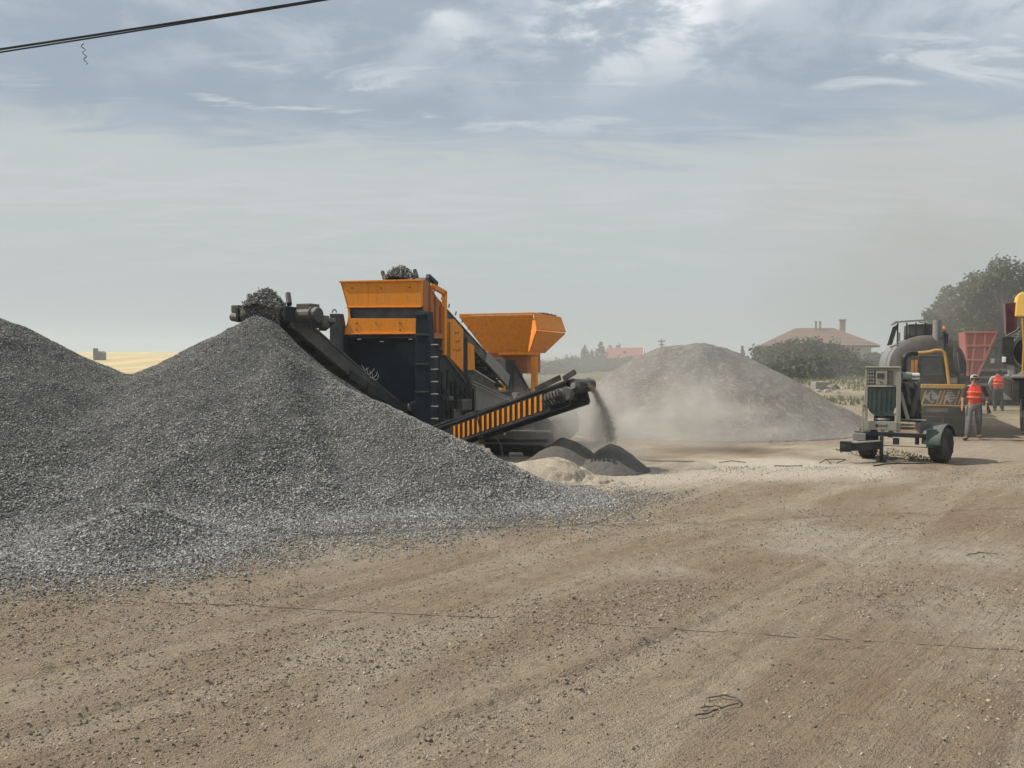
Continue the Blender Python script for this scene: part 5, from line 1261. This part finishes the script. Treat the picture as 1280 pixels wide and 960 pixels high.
# ================================================================== HOUSES
def tile_rows(F, p0, p1, p2, p3, k, mat, parent, name='roof'):
    """Roof plane as overlapping courses: eave p0-p1, ridge p2-p3 (p2 above p1)."""
    p0, p1, p2, p3 = map(V, (p0, p1, p2, p3)); m = MB(); nrm = (p1 - p0).cross(p3 - p0)
    if nrm.length < 1e-6: nrm = (p1 - p0).cross(p2 - p0)
    nrm.normalize(); nrm = -nrm if nrm.z < 0 else nrm
    for i in range(k):
        f0, f1 = i / k, (i + 1.12) / k; f1 = min(f1, 1)
        a, b, c, d = p0.lerp(p3, f0), p1.lerp(p2, f0), p1.lerp(p2, f1), p0.lerp(p3, f1)
        m.prism([a + nrm * .09, b + nrm * .09, c + nrm * .03, d + nrm * .03], -nrm * .06)
    return m.build(name, mat, parent)
hA = at(1022, 470, 85); FH = Frame((hA.x, hA.y, 0), R(16))
house = thing('house', FH.loc, FH.theta, 'two-storey house with brownish red hip roof, washed out by dust behind shrubs', 'house')
hw = 5.4; ez = top_z(432, 85); rz_ = top_z(408.5, 85)
MB().span((-hw, 0, 0), (hw, 9, ez)).build('wall', M['wall'], house, 0.02)
ov = .75
P = [(-hw - ov, -ov, ez - .05), (hw + ov, -ov, ez - .05), (hw + ov, 9 + ov, ez - .05), (-hw - ov, 9 + ov, ez - .05)]; r0_, r1_ = (-1.9, 4.5, rz_), (1.9, 4.5, rz_)
tile_rows(FH, P[0], P[1], r1_, r0_, 14, M['tile_brown'], house); tile_rows(FH, P[1], P[2], r1_, r1_, 14, M['tile_brown'], house)
tile_rows(FH, P[2], P[3], r0_, r1_, 14, M['tile_brown'], house); tile_rows(FH, P[3], P[0], r0_, r0_, 14, M['tile_brown'], house)
e = MB().span((-hw - ov, -ov, ez - .22), (hw + ov, 9 + ov, ez - .06)).build('eaves', M['wood'], house)
for x, y, w_, h_2 in ((0.1, 3.6, .22, 1.3), (.55, 3.6, .22, 1.3), (3.0, 4.3, .6, 1.7)):
    MB().span((x - w_ / 2, y - w_ / 2, rz_ - .9), (x + w_ / 2, y + w_ / 2, rz_ + h_2 * .5)).span((x - w_ * .7, y - w_ * .7, rz_ + h_2 * .5 + .003), (x + w_ * .7, y + w_ * .7, rz_ + h_2 * .5 + .1)).build('chimney', M['concrete'], house)
for x, z in ((-3.6, 2.3), (-1.2, 2.3), (1.2, 2.3), (3.6, 2.3), (-3.6, .9), (3.6, .9)):
    w0 = MB().span((x - .55, -.05, z - .6), (x + .55, -.003, z + .6)).build('window', M['white'], house)
    for s in (-.27, .27): MB().span((x + s - .22, -.062, z - .5), (x + s + .22, -.052, z + .5)).build('pane', M['glass'], w0)
MB().span((-hw - .9, -.4, 0), (-hw - .7, -.2, ez - .25)).build('porch_post', M['white'], house)
# red-roofed house far away
hB = at(780, 450, 160); FB = Frame((hB.x, hB.y, 0), R(12))
h2_ = thing('house', FB.loc, FB.theta, 'far house with bright red gable roof beside the conifers, left of the dusty heap', 'house')
z0, z1 = top_z(447, 160), top_z(434.5, 160)
MB().prism([(-3.6, 0, 0), (-3.6, 0, z0), (-3.6, 3.5, z1 - .1), (-3.6, 7, z0), (-3.6, 7, 0)], (7.2, 0, 0)).build('wall', M['wall'], h2_)
tile_rows(FB, (-3.9, -.5, z0 - .1), (3.9, -.5, z0 - .1), (3.9, 3.5, z1), (-3.9, 3.5, z1), 9, M['tile_red'], h2_); tile_rows(FB, (3.9, 7.5, z0 - .1), (-3.9, 7.5, z0 - .1), (-3.9, 3.5, z1), (3.9, 3.5, z1), 9, M['tile_red'], h2_)
for y0, y1 in ((-.55, 3.5), (7.55, 3.5)): MB().beam((3.95, y0, z0 + .02), (3.95, y1, z1 + .13), .16, .35).build('barge_board', M['white'], h2_)
for x in (-3.2, -1.6): MB().span((x - .35, 3.9, z1 - .6), (x + .35, 4.5, z1 + .55)).build('chimney', M['concrete'], h2_)
MB().span((-.25, 1.2, z0 + .9), (.35, 1.5, z0 + 1.35)).build('roof_vent', M['dark'], h2_)
for x in (-2.2, .2, 2.4): MB().span((x - .5, -.04, z0 - 1.5), (x + .5, -.003, z0 - .4)).build('window', M['glass'], h2_)
# tiny building on the yellow hill
hC = at(121, 446, 210); FCb = Frame((hC.x, hC.y, 0), 0)
h3_ = thing('farm_building', FCb.loc, 0, 'tiny far building with a square tower at the left end of the ochre field', 'building')
MB().span((-1.0, 0, 0), (-.1, 1, top_z(435.5, 210))).build('tower', M['dark_dusty'], h3_)
MB().span((-.095, 0.1, 0), (1.3, 2.4, top_z(441, 210))).build('wall', M['dark_dusty'], h3_)
MB().prism([(-.097, 0, top_z(441, 210) + .01), (1.4, 0, top_z(441, 210) + .01), (.65, 0, top_z(439, 210))], (0, 2.6, 0)).build('roof', M['tile_brown'], h3_)

# poles
pl_ = thing('utility_pole', place(827, 100), 0, 'thin utility pole with short crossarms showing over the flat heap top', 'pole')
zt_ = top_z(424, 100); MB().cyl((0, 0, 0), (0, 0, zt_), .13, .09, 8).build('pole', M['wood'], pl_)
for dz, w_ in ((.35, .9), (.8, .7)): MB().span((-w_ / 2, -.08, zt_ - dz), (w_ / 2, .08, zt_ - dz + .14)).build('crossarm', M['wood'], pl_)

# block and rubble on the far slope
bk = at(1027, 490, 49); cb_ = tag(MB().span((-.50, -.3, 0), (.50, .5, .66)).build('concrete_block', M['concrete'], None, 0.03), 'grey concrete block lying below the shrubs past the heap', 'block'); cb_.location = (bk.x, bk.y, 0)
for i, (px, py, D, r_, lab) in enumerate(((1041, 489, 48, .42, 'dark boulder leaning on the concrete block'), (1022, 491, 46.5, .22, 'small pale stone in front of the concrete block'), (1034, 491, 46.8, .26, 'larger pale stone in front of the concrete block'), (1046, 492, 46, .2, 'stone right of the dark boulder'))):
    p = ground_at(px, py + 1.5); o = tag(MB().ball((0, 0, r_ * .45), (r_, r_ * .8, r_ * .75), 9, 6, .35, i).build('boulder', M['concrete'] if i else M['dark_dusty'], None), lab, 'boulder', 'boulders by the concrete block'); o.location = (p.x, p.y, 0)

# ochre field on the rise at far left, rough grass slope at right
def terrain(name, fn, x0, x1, y0, y1, nx_, ny_, mat, label):
    xs = np.linspace(x0, x1, nx_); ys = np.linspace(y0, y1, ny_); X, Y = np.meshgrid(xs, ys); Z = fn(X, Y); ii = np.arange(X.size).reshape(X.shape)
    ff = np.stack([ii[:-1, :-1], ii[:-1, 1:], ii[1:, 1:], ii[1:, :-1]], -1).reshape(-1, 4)
    return tag(np_mesh(name, np.stack([X, Y, Z], -1).reshape(-1, 3), ff, mat, smooth=True), label, name.replace('_', ' '), kind='structure')
m, n, b = new_mat('ochre_field'); tc = n.node('ShaderNodeTexCoord').outputs['Object']
wv_ = n.node('ShaderNodeTexWave', {'Vector': tc, 'Scale': 0.018, 'Distortion': 9.0, 'Detail': 2.0, 'Detail Scale': 0.6})
n.put(b.inputs['Base Color'], n.mix(n.sstep(wv_.outputs['Fac'], .55, .9), n.mix(n.noise(tc, .02, 4), (.36, .265, .115), (.46, .36, .18)), (.50, .40, .21))); b.inputs['Roughness'].default_value = 1.0
terrain('wheat_field', lambda X, Y: .06 + 5.2 * sst(Y, 95, 420) * sst(X, -420, -230) * (1 - .9 * sst(X, -110, -60)) + (fbm(X * .02, Y * .02, 2) - .5) * .8 * sst(Y, 100, 200), -420, -30, 85, 480, 60, 60, m, 'ochre harvested field rising to the horizon between the two heaps')
m, n, b = new_mat('rough_grass_soil'); tc = n.node('ShaderNodeTexCoord').outputs['Object']
n.put(b.inputs['Base Color'], n.mix(n.sstep(n.noise(tc, .35, 6, .65), .4, .62), (.15, .135, .07), (.27, .215, .14))); b.inputs['Roughness'].default_value = 1.0
bp = n.node('ShaderNodeBump', {'Strength': .8, 'Distance': .15, 'Height': n.noise(tc, 3.0, 5, .7)}); n.put(b.inputs['Normal'], bp.outputs[0])
slope_fn = lambda X, Y: .03 + (fbm(X * .3, Y * .3, 4) - .5) * .25 * sst(Y, 27, 34) + .5 * sst(Y, 40, 60) * (1 - sst(Y, 62, 75)) - .35 * (1 - sst(Y, 25.5, 27)) - .35 * (1 - sst(X, 12.0, 13.5)) - .35 * sst(X, 30, 33)
terrain('grass_slope', slope_fn, 11.5, 33.5, 25, 75, 60, 90, m, 'rough grass slope between the dusty heap and the tank truck')
k = 5200; tx_ = rng.uniform(13, 28, k); ty_ = rng.uniform(27, 62, k); kp = (fbm(tx_ * .3, ty_ * .3, 4) > .46) & (tx_ < ty_ * .465); tx_, ty_ = tx_[kp], ty_[kp]; k = len(tx_); tz_ = slope_fn(tx_, ty_)
hgt_ = .12 + .2 * rng.rand(k); an = rng.rand(k) * 6.28; wd = .05 + .05 * rng.rand(k)
B0 = np.stack([tx_ - wd * np.cos(an), ty_ - wd * np.sin(an), tz_ - .02], -1); B1 = np.stack([tx_ + wd * np.cos(an), ty_ + wd * np.sin(an), tz_ - .02], -1); B2 = np.stack([tx_ + rng.normal(0, .08, k), ty_ + rng.normal(0, .08, k), tz_ + hgt_], -1)
tag(np_mesh('grass_tufts', np.stack([B0, B1, B2], 1).reshape(-1, 3), np.arange(3 * k).reshape(k, 3), M['grass']), 'dry grass tufts on the slope', 'grass', kind='stuff')
k = 500; tx_ = rng.uniform(7.6, 9.2, k); ty_ = rng.uniform(16.4, 18.5, k); hgt_ = .015 + .03 * rng.rand(k); an = rng.rand(k) * 6.28; wd = .02 + .03 * rng.rand(k)
B0 = np.stack([tx_ - wd * np.cos(an), ty_ - wd * np.sin(an), 0 * tx_ - .02], -1); B1 = np.stack([tx_ + wd * np.cos(an), ty_ + wd * np.sin(an), 0 * tx_ - .02], -1); B2 = np.stack([tx_ + rng.normal(0, .04, k), ty_ + rng.normal(0, .04, k), hgt_], -1)
tag(np_mesh('grass_tufts', np.stack([B0, B1, B2], 1).reshape(-1, 3), np.arange(3 * k).reshape(k, 3), M['grass']), 'short grass under the generator trailer', 'grass', kind='stuff')

# ================================================================== CABLES, WIRE AND SCRAP
def extend(p, q, f0, f1): return p.lerp(q, -f0), p.lerp(q, 1 + f1)
for (ya, yb2, r_, lab) in ((63.0, -0.8, .016, 'upper black overhead cable of the pair crossing the top left sky'), (66.8, 1.0, .011, 'lower thin overhead cable of the pair crossing the top left sky')):
    p, q = at(0, ya, 10.5), at(392, yb2, 11.5); p, q = extend(p, q, 1.2, 2.5); sag = 0.14
    L_ = [p.lerp(q, t) + V((0, 0, sag * ((2 * t - 1) ** 2 - (2 * .32 - 1) ** 2))) for t in np.linspace(0, 1, 40)]
    tag(MB().tube(L_, r_, 7).build('overhead_cable', M['black'], None, smooth=True), lab, 'cable', 'overhead cables')
c0 = at(103, 52, 10.77); c1 = at(108, 81, 10.77)
tag(MB().tube([c0.lerp(c1, t) + V((.022 * math.sin(t * 22) * (t > .1), .012 * math.cos(t * 22), 0)) for t in np.linspace(0, 1, 46)], .0055, 5).build('dangling_wire', M['black'], None, smooth=True), 'short curly wire dangling from the overhead cables', 'wire')
def gline(pts, lift): 
    out = []
    for px, py in pts:
        p = ground_at(px, py); out.append(V((p.x, p.y, 0)))
    dn = []
    for i in range(len(out) - 1):
        for t in np.linspace(0, 1, 9, endpoint=False): dn.append(out[i].lerp(out[i + 1], t))
    dn.append(out[-1]); xs = np.array([p.x for p in dn]); ys = np.array([p.y for p in dn]); zs = ground_height(xs, ys); kz = np.ones(9) / 9; zs = np.maximum(zs * .5, 0) + .5 * np.convolve(np.pad(zs, 4, mode='edge'), kz, 'valid')
    zs = np.maximum(zs, ground_height(xs, ys) - .002)
    return [V((x, y, z + lift)) for x, y, z in zip(xs, ys, zs)]
tag(MB().tube(gline([(-60, 748), (150, 752), (330, 757), (480, 765), (640, 773), (760, 781), (880, 789), (1010, 799), (1130, 807), (1290, 815), (1360, 818)], .001), .0028, 5).build('ground_cable', M['wood'], None, smooth=True), 'long thin dark cable lying straight across the brown dirt', 'cable')
lp = [(885, 877), (897, 876), (910, 876.5), (920, 879), (924, 883), (922, 887), (912, 889), (898, 892), (885, 897), (868, 901)]
tag(MB().tube(gline(lp, .022), [.004] + [.0055] * (9 * (len(lp) - 1) - 1) + [.002], 6).build('wire_loop', M['wood'], None, smooth=True), 'bent dark wire loop lying in the foreground dirt', 'wire')
tag(MB().tube(gline([(875, 894), (884, 891), (893, 887), (902, 887)], .018), .0035, 5).build('twig', M['wood'], None, smooth=True), 'short dark twig tangled in the foreground wire loop', 'twig', 'twigs on the dirt')
for pts, lab in (([(1208, 695), (1225, 691), (1248, 694)], 'thin forked twig on the dirt near the right picture edge'), ([(1032, 795), (1050, 801), (1063, 806)], 'short twig lying beside the long ground cable'), ([(1222, 690), (1232, 692), (1240, 697)], 'stubby twig across the forked one near the right edge')):
    tag(MB().tube(gline(pts, .004), .005, 5).build('twig', M['wood'], None, smooth=True), lab, 'twig', 'twigs on the dirt')
w_ = [at(1024, 584, 15.9), at(1033, 574, 15.9), at(1039, 583, 15.8)]; w2_ = [at(1046, 583, 15.9), at(1057, 574.5, 15.9), at(1051, 574, 16.0), at(1034, 574, 16.1)]
for pts, lab in ((w_, 'inverted V of bent rebar on the ground left of the generator drawbar'), (w2_, 'hooked rebar scrap next to the generator drawbar')):
    pts = [V((p.x, p.y, max(p.z, .012))) for p in pts]; tag(MB().tube(pts, .010, 5).build('rebar_scrap', M['wood'], None), lab, 'rebar', 'rebar scraps by the drawbar')
tag(MB().tube(gline([(1092, 583), (1105, 581), (1120, 580), (1150, 580), (1185, 578)], .012), .016, 7).build('ground_hose', M['rubber'], None, smooth=True), 'black hose lying on the ground under the generator trailer', 'hose')
for pts, lab in (([(899, 579), (915, 577), (932, 579)], 'dark scrap stick on the pale ground before the dusty heap'), ([(968, 583), (985, 584), (1003, 583.5)], 'long scrap stick between the heap and the rebar')):
    tag(MB().tube(gline(pts, .02), .009, 6).build('scrap_stick', M['wood'], None), lab, 'stick', 'sticks on the pale ground')

# ================================================================== FALLING FINES AND DUST
P0 = HEAD3 + DIR3 * .10 + V((0, 0, -.05)); P1 = V((1.93, 14.95, .55)); dv = V((DIR3.x, DIR3.y, 0)).normalized()
k = 4200; t_ = rng.rand(k); spread = .012 + .05 * t_
ctr = np.array([P0 + (P1 - P0) * 0 + V(((P1.x - P0.x) * (1 - (1 - t) ** 1.6), (P1.y - P0.y) * (1 - (1 - t) ** 1.6), (P1.z - P0.z) * t ** 1.25)) for t in t_])
pp = ctr + rng.normal(size=(k, 3)) * spread[:, None] * np.array([1, 1, .6]) + np.array([V(HEAD3)] * k) * 0 + (rng.rand(k, 1) - .5) * np.array([[.07, .10, 0]])
tag(scatter('falling_fines', pp, .006 + .012 * rng.rand(k), 'grain', flat=1.0), 'stream of stone fines falling off the striped conveyor head', 'falling sand')
ico = None
def dust(loc, radii, dens, color, label, seed, scale=2.2, thr=(.38, .75), power=1.0):
    import bmesh
    global ico
    if ico is None:
        bmm = bmesh.new(); bmesh.ops.create_icosphere(bmm, subdivisions=3, radius=1.0); ico = bpy.data.meshes.new('dust_cloud'); bmm.to_mesh(ico); bmm.free()
    me = ico.copy(); m = bpy.data.materials.new('airborne_dust'); m.use_nodes = True; n = NT(m.node_tree); n.n.clear()
    tc = n.node('ShaderNodeTexCoord').outputs['Object']
    ln = n.node('ShaderNodeVectorMath', {0: tc}, operation='LENGTH').outputs['Value']
    off = n.node('ShaderNodeVectorMath', {0: tc, 1: (seed * 3.7, seed * 1.3, seed * .7)}, operation='ADD').outputs[0]
    nz = n.noise(off, scale, 4, .6, .4)
    d = n.math('MULTIPLY', n.math('MULTIPLY', n.math('POWER', n.sstep(ln, 1.0, .15), power), n.sstep(nz, *thr)), dens)
    pv = n.node('ShaderNodeVolumePrincipled', {'Color': (*color, 1), 'Density': d, 'Anisotropy': .25})
    n.node('ShaderNodeOutputMaterial', {'Volume': pv.outputs[0]})
    me.materials.append(m); o = bpy.data.objects.new('dust_cloud', me); COL.objects.link(o); o.location = loc; o.scale = radii
    return tag(o, label, 'dust', kind='stuff')
DC = (.92, .88, .81)
dust((1.78, 14.95, .95), (.34, .40, .95), 3.2, DC, 'dust curtain sheathing the falling fines stream', 9, 2.0, (.1, .6), .8)
dust((2.0, 15.6, .75), (1.4, 1.4, 1.2), 1.9, DC, 'pale dust swirling round the falling fines stream', 1)
dust((1.2, 17.2, .7), (2.2, 1.6, 1.3), .8, DC, 'pale dust hanging under the striped conveyor', 2)
dust((4.3, 18.6, .45), (4.2, 2.6, 1.0), .55, DC, 'low dust drifting along the foot of the dusty heap', 3)
dust((4.4, 18.4, .8), (1.5, 1.2, 1.4), 1.1, DC, 'dust puff rising before the dusty heap', 6, 1.6, (.3, .65))
dust((9.0, 22.5, .9), (7.0, 4.5, 2.2), .07, DC, 'thin dust veil over the right slope of the dusty heap', 4)
dust((20.0, 37.5, 7.2), (11.5, 9.0, 7.6), .085, (.66, .635, .60), 'broad grey dust plume drifting up over the parked trucks', 5, 1.6, (.25, .75), .8)

dust((12.0, 75.0, 1.5), (36.0, 36.0, 7.0), .020, (.78, .76, .71), 'wide thin dust veil over the far houses and trees', 7, 1.4, (.2, .6), .7)
dust((12.6, 20.8, 1.2), (4.5, 2.0, 2.2), .075, DC, 'thin dust drifting before the tank truck', 11, 1.8, (.25, .65))
# the hazy air itself
hz = MB().span((-300, -60, -1.0), (300, 1400, 15.5)).build('haze', M['dirt'], None)
hm = bpy.data.materials.new('dusty_air'); hm.use_nodes = True; n = NT(hm.node_tree); n.n.clear()
pv = n.node('ShaderNodeVolumePrincipled', {'Color': (.86, .94, .98, 1), 'Density': .0008, 'Anisotropy': .2}); n.node('ShaderNodeOutputMaterial', {'Volume': pv.outputs[0]})
hz.data.materials.clear(); hz.data.materials.append(hm); tag(hz, 'thin dusty air over the whole yard', 'haze', kind='stuff')
